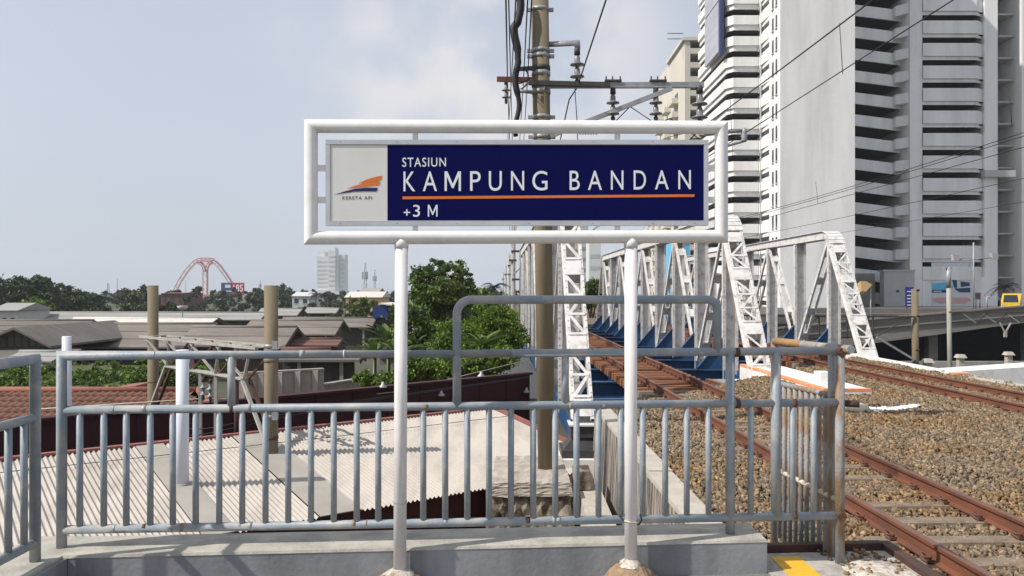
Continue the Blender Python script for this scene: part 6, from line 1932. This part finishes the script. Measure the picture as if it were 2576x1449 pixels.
def tree(name, label, blobs, n, leaf, m_, base, rng, trunk_r=0.2, cat='tree', group=None, squash=0.8, shell=0.45, limbs=True):
    bx, by = base
    t = thing(name, (bx, by, GZ), label, cat, group)
    off = V(bx, by, GZ)
    me = leaves('crown', m_, [(b[0] - off.x, b[1] - off.y, b[2] - off.z, b[3]) for b in blobs], n, leaf, rng, squash, shell)
    link('crown', me, t)
    cen = sum((V(*b[:3]) for b in blobs), V(0, 0, 0)) / len(blobs)
    fork = V(bx, by, GZ) * 0.45 + V(cen.x, cen.y, cen.z) * 0.55
    mb = MB().path([V(bx, by, GZ - 0.2), V(bx, by, GZ) * 0.7 + fork * 0.3 + V(0.1, 0, 0), fork, cen], [trunk_r, trunk_r * 0.8, trunk_r * 0.62, trunk_r * 0.2], 8)
    if limbs:
        for b in blobs[:7]:
            e = V(*b[:3])
            mb.path([fork, fork.lerp(e, 0.5) + V(0, 0, 0.2), e], [trunk_r * 0.5, trunk_r * 0.33, trunk_r * 0.12], 6)
    mb.build('trunk', 'bark', t)
    return t

rg = np.random.default_rng(21)
# big tree in the middle
tree('broadleaf_tree', 'large dark green broadleaf tree left of the thick pole',
     [blob(1072, 705, 40, 48), blob(1105, 678, 30, 48), blob(1140, 690, 36, 48, 1), blob(1060, 740, 34, 48, -1), blob(1160, 672, 20, 48), blob(1172, 702, 24, 48, 1), blob(1120, 735, 42, 48, -1), blob(1150, 750, 46, 48, 1), blob(1085, 765, 44, 48), blob(1130, 800, 50, 48), blob(1048, 690, 16, 48), blob(1085, 662, 14, 48), blob(1185, 735, 22, 48)],
     17000, 0.20, 'leaf', (P(1125, 735, 48).x, 48.5), rg, 0.28, shell=0.62)
tree('broadleaf_tree', 'darker tree joined to the right of the large tree',
     [blob(1195, 745, 34, 56), blob(1225, 755, 34, 56), blob(1180, 780, 44, 56), blob(1215, 800, 50, 56), blob(1250, 790, 40, 56)],
     6500, 0.28, 'leaf', (P(1205, 735, 56).x, 56.5), rg, 0.22)
tree('broadleaf_tree', 'dark leafy tree under the big crown behind the left sign post',
     [blob(1030, 800, 50, 40), blob(1070, 840, 55, 40), blob(1010, 860, 46, 40), blob(1100, 880, 55, 40), blob(1050, 900, 50, 40)],
     8500, 0.22, 'leaf', (P(1050, 735, 40).x, 40), rg, 0.2)
for lab, bl_, n, Y, mm in (('bright green bush left of the hoop upright', [blob(1140, 840, 44, 34), blob(1120, 880, 40, 34), blob(1165, 880, 42, 34), blob(1100, 910, 36, 34)], 6000, 34, 'leaf_bright'),
                       ('tall bright green bush filling the hoop', [blob(1230, 800, 42, 33), blob(1265, 800, 40, 33), blob(1215, 840, 50, 33), blob(1270, 845, 52, 33), blob(1240, 885, 55, 33), blob(1195, 880, 40, 33), blob(1300, 850, 34, 33)], 10500, 33, 'leaf_bright'),
                       ('low green bush above the maroon wall at the left post', [blob(920, 955, 26, 29), blob(1040, 925, 40, 29), blob(1085, 935, 38, 29), blob(1010, 950, 30, 29), blob(960, 965, 30, 29)], 5000, 29, 'leaf_bright'),
                       ('low yellow green bush above the maroon wall beside the thick pole', [blob(1180, 925, 38, 29), blob(1225, 915, 38, 29), blob(1140, 940, 32, 29), blob(1270, 900, 34, 29)], 6000, 29, 'leaf_bright'),
                       ('dark round shrub behind the lattice beam', [blob(350, 960, 40, 36), blob(400, 945, 40, 36), blob(440, 940, 38, 36), blob(470, 965, 36, 36), blob(420, 985, 40, 36)], 6000, 36, 'leaf')):
    x = sum(b[0] for b in bl_) / len(bl_)
    tree('bush', lab, bl_, int(n * 1.9), 0.115, mm, (x, Y), rg, 0.10, 'bush', 'bushes below the bridge approach' if mm == 'leaf_bright' else None)
tree('bush', 'low ground cover bush on the left grass', [blob(40, 950, 30, 38), blob(100, 965, 34, 38), blob(-10, 960, 30, 38), blob(60, 975, 34, 38), blob(130, 980, 26, 38)], 5000, 0.17, 'leaf_bright', (P(50, 735, 38).x, 38), rg, 0.06, 'bush')
tree('broadleaf_tree', 'green tree seen through the bridge beside the left lattice post', [blob(1490, 715, 22, 74), blob(1470, 735, 22, 74), blob(1508, 730, 20, 74), blob(1485, 755, 26, 74)], 4000, 0.3, 'leaf', (P(1488, 735, 74).x, 74), rg, 0.2)

bl_ = []
for k in range(150):
    yy = rg.uniform(33, 44.5); xx = rg.uniform(-31, -15.0)
    bl_.append((xx, yy, -2.25 + (yy - 33) * 0.03, rg.uniform(0.35, 0.8)))
o = link('long_grass', leaves('long_grass', 'leaf', bl_, 48000, 0.19, rg, 0.5, 0.1))
tag(o, 'long green grass on the left bank behind the tiles', 'grass', kind='stuff')
# banana plants
def banana(label, xd, yd, Y, n, L, seed):
    r_ = random.Random(seed)
    c = P(xd, yd, Y)
    t = thing('banana_plant', (c.x, Y, GZ), label, 'plant', 'banana plants beside the yard')
    MB().path([(c.x, Y, GZ), (c.x + 0.05, Y, c.z - 0.3)], [0.14, 0.08], 8).build('stem', 'leaf_banana', t)
    for k in range(n):
        a = 2 * math.pi * k / n + r_.uniform(-0.3, 0.3)
        el = r_.uniform(0.5, 1.35)
        l_ = L * r_.uniform(0.75, 1.15)
        d = V(math.cos(a), math.sin(a), 0); s = V(-d.y, d.x, 0)
        vs_, m_n = [], 9
        for i in range(m_n):
            u = i / (m_n - 1)
            p = V(c.x, Y, c.z - 0.3) + d * (l_ * (u * math.cos(el) + 0.25 * u * u)) + V(0, 0, l_ * (u * math.sin(el) - 0.55 * u * u * (1.1 - 0.5 * math.sin(el))))
            wd = 0.24 * l_ / 1.8 * math.sin(math.pi * min(0.06 + u * 0.94, 0.98)) ** 0.6
            vs_ += [p - s * wd + V(0, 0, 0.07), p, p + s * wd + V(0, 0, 0.07)]
        fs = []
        for i in range(m_n - 1):
            b_ = 3 * i
            fs += [(b_, b_ + 1, b_ + 4, b_ + 3), (b_ + 1, b_ + 2, b_ + 5, b_ + 4)]
        MB().add(vs_, fs, True).build('leaf', 'leaf_banana', t)
for xd, yd, Y, n, L, lab in ((940, 880, 36, 13, 1.3, 'leftmost banana plant at the edge of the yard'), (975, 850, 37, 14, 1.4, 'banana plant between the leftmost one and the left sign post'), (1000, 885, 35, 13, 1.3, 'banana plant just left of the left sign post'),
                          (1060, 915, 31, 12, 1.1, 'banana plant right of the left sign post above the maroon wall'), (1120, 905, 32, 12, 1.1, 'banana plant left of the hoop upright'), (1215, 855, 30, 10, 1.0, 'pale leaved plant in the middle of the bright bush'), (1035, 870, 37, 12, 1.3, 'banana plant half behind the left sign post')):
    banana(lab, xd, yd, Y, n, L, int(xd))

# palms
def palm(label, xd, yd, Y, n, L, r_t, seed, group=None):
    r_ = random.Random(seed)
    c = P(xd, yd, Y)
    t = thing('palm_tree', (c.x, Y, GZ), label, 'palm', group)
    MB().path([(c.x - 0.3, Y, GZ), (c.x - 0.1, Y, (GZ + c.z) / 2), c], [r_t * 1.3, r_t, r_t * 0.8], 7).build('trunk', 'bark', t)
    for k in range(n):
        a = 2 * math.pi * k / n + r_.uniform(-0.3, 0.3); el = r_.uniform(0.1, 1.1); l_ = L * r_.uniform(0.8, 1.15)
        d = V(math.cos(a), math.sin(a), 0); s = V(-d.y, d.x, 0)
        pts = []
        for i in range(7):
            u = i / 6
            pts.append(c + d * (l_ * u * math.cos(el * (1 - 0.3 * u))) + V(0, 0, l_ * (u * math.sin(el) - 0.75 * u * u)))
        vs_, fs = [], []
        for i in range(6):
            for j in range(3):
                u0 = j / 3
                p = pts[i].lerp(pts[i + 1], u0); p2 = pts[i].lerp(pts[i + 1], u0 + 0.22)
                ln = L * 0.28 * (1 - 0.55 * i / 6)
                for sg_ in (-1, 1):
                    b_ = len(vs_)
                    tip = p2 + s * (sg_ * ln) + (pts[i + 1] - pts[i]) * 0.8 - V(0, 0, ln * 0.45)
                    vs_ += [p, p2, tip]
                    fs.append((b_, b_ + 1, b_ + 2))
        MB().add(vs_, fs).build('frond', 'leaf', t)
palm('small palm in front of the tower recess at the right edge', 2526, 722, 97, 14, 1.9, 0.16, 1)
palm('palm right of the dark tree near the slim poles', 1243, 722, 90, 14, 2.0, 0.14, 2)
palm('palm on the left skyline beside the slender mast', 313, 735, 300, 12, 3.6, 0.25, 3, 'palms on the skyline')
palm('palm on the skyline right of the billboard', 655, 735, 280, 12, 3.2, 0.22, 4, 'palms on the skyline')
palm('palm on the skyline below the pale high rise', 795, 742, 240, 12, 3.0, 0.2, 5, 'palms on the skyline')
palm('palm on the skyline left of the yellow house', 826, 742, 250, 12, 3.0, 0.2, 6, 'palms on the skyline')

# left skyline trees
for lab, bl_, n, Y in (('dark tree at the left picture edge', [blob(-10, 735, 30, 150), blob(20, 742, 34, 150), blob(5, 770, 40, 150), blob(40, 770, 34, 150)], 3200, 150),
                    ('tallest dark tree on the left skyline', [blob(70, 730, 26, 155), blob(95, 728, 24, 155), blob(110, 745, 30, 155), blob(75, 755, 36, 155), blob(125, 765, 30, 155)], 3200, 155),
                    ('dark tree right of the tallest left tree', [blob(150, 750, 26, 170), blob(175, 765, 26, 170), blob(200, 762, 24, 170), blob(140, 775, 26, 170)], 2600, 170),
                    ('rounded dark tree before the pale house on the left', [blob(210, 770, 24, 190), blob(235, 768, 24, 190), blob(255, 775, 22, 190)], 2000, 190),
                    ('rounded dark tree left of the gantry pole', [blob(340, 760, 26, 200), blob(360, 752, 22, 200), blob(320, 770, 24, 200), blob(375, 772, 20, 200)], 2200, 200),
                    ('round dark tree crown right of the second gantry pole', [blob(712, 738, 17, 330), blob(700, 745, 14, 330), blob(724, 746, 13, 330)], 1500, 330)):
    x = sum(b[0] for b in bl_) / len(bl_)
    if x < -60: bl_ = [(b[0], b[1], b[2] + 0.9, b[3] * 1.22) for b in bl_]
    tree('skyline_tree', lab, bl_, int(n * 1.4), 0.75, 'leaf_far', (x, Y), rg, 0.3, 'tree', 'trees on the left skyline', limbs=False, shell=0.3)
tree('skyline_tree', 'bright olive tree before the left skyline trees', [blob(60, 780, 24, 125), blob(90, 772, 26, 125), blob(115, 782, 22, 125), blob(80, 795, 26, 125)], 2800, 0.5, 'leaf_bright', (P(85, 735, 125).x, 125), rg, 0.25, 'tree', 'trees on the left skyline', limbs=False)
tree('skyline_tree', 'olive tree before the yellow house', [blob(895, 770, 22, 130), blob(920, 765, 22, 130), blob(940, 778, 20, 130), blob(905, 785, 22, 130)], 2600, 0.5, 'leaf', (P(915, 735, 130).x, 130), rg, 0.25, 'tree', 'trees on the left skyline', limbs=False)
# far wood
bl_ = []
for k in range(230):
    xd = rg.uniform(-150, 1330); Y = rg.uniform(240, 480)
    r_ = rg.uniform(9, 17) * 330 / Y
    yt = 735 + 6.6 / Y * F - rg.uniform(5.5, 8.2) / Y * F
    bl_.append(blob(xd, yt + r_ * 0.7, r_, Y))
    bl_.append(blob(xd + rg.uniform(-8, 8), yt + r_ * 1.9, r_ * 1.1, Y))
o = link('far_wood', leaves('far_wood', 'leaf_far', bl_, 60000, 1.35, rg, 0.8, 0.2))
tag(o, 'hazy belt of dark trees along the horizon', 'wood', kind='stuff')
bl_ = []
for k in range(70):
    xd = rg.uniform(230, 1000); Y = rg.uniform(135, 210)
    r_ = rg.uniform(9, 18) * 170 / Y
    yt = 735 + 6.6 / Y * F - rg.uniform(2.5, 4.2) / Y * F
    bl_.append(blob(xd, yt + r_ * 0.7, r_, Y))
o = link('scrub', leaves('scrub', 'leaf_far', bl_, 30000, 0.7, rg, 0.8, 0.2))
tag(o, 'dark scrub behind the village roofs', 'scrub', kind='stuff')
bl_ = []
for k in range(120):
    Y = rg.uniform(110, 240)
    xd = rg.uniform(1320, 1760)
    bl_.append(blob(xd, 735 + 3.2 / Y * F, rg.uniform(12, 22) * 150 / Y, Y))
o = link('wood_behind_bridge', leaves('wood_behind_bridge', 'leaf_far', bl_, 24000, 0.9, rg, 0.8, 0.2))
tag(o, 'green scrub seen through the bridge beyond the far abutment', 'scrub', kind='stuff')

# ------------------------------------------------------------------ hazy air
hz = bpy.data.materials.new('haze_air')
hz.use_nodes = True
hn = hz.node_tree
hn.nodes.clear()
ho = hn.nodes.new('ShaderNodeOutputMaterial')
hv = hn.nodes.new('ShaderNodeVolumePrincipled')
hv.inputs['Color'].default_value = (0.84, 0.90, 0.98, 1)
hv.inputs['Density'].default_value = 0.00019
hv.inputs['Anisotropy'].default_value = 0.0
hn.links.new(hv.outputs['Volume'], ho.inputs['Volume'])
MATS['haze_air'] = hz
o = MB().box((-2700, -350, GZ - 1.0), (2700, 2800, 120)).build('haze', 'haze_air')
tag(o, 'thin hazy air over the whole place', 'haze', kind='stuff')
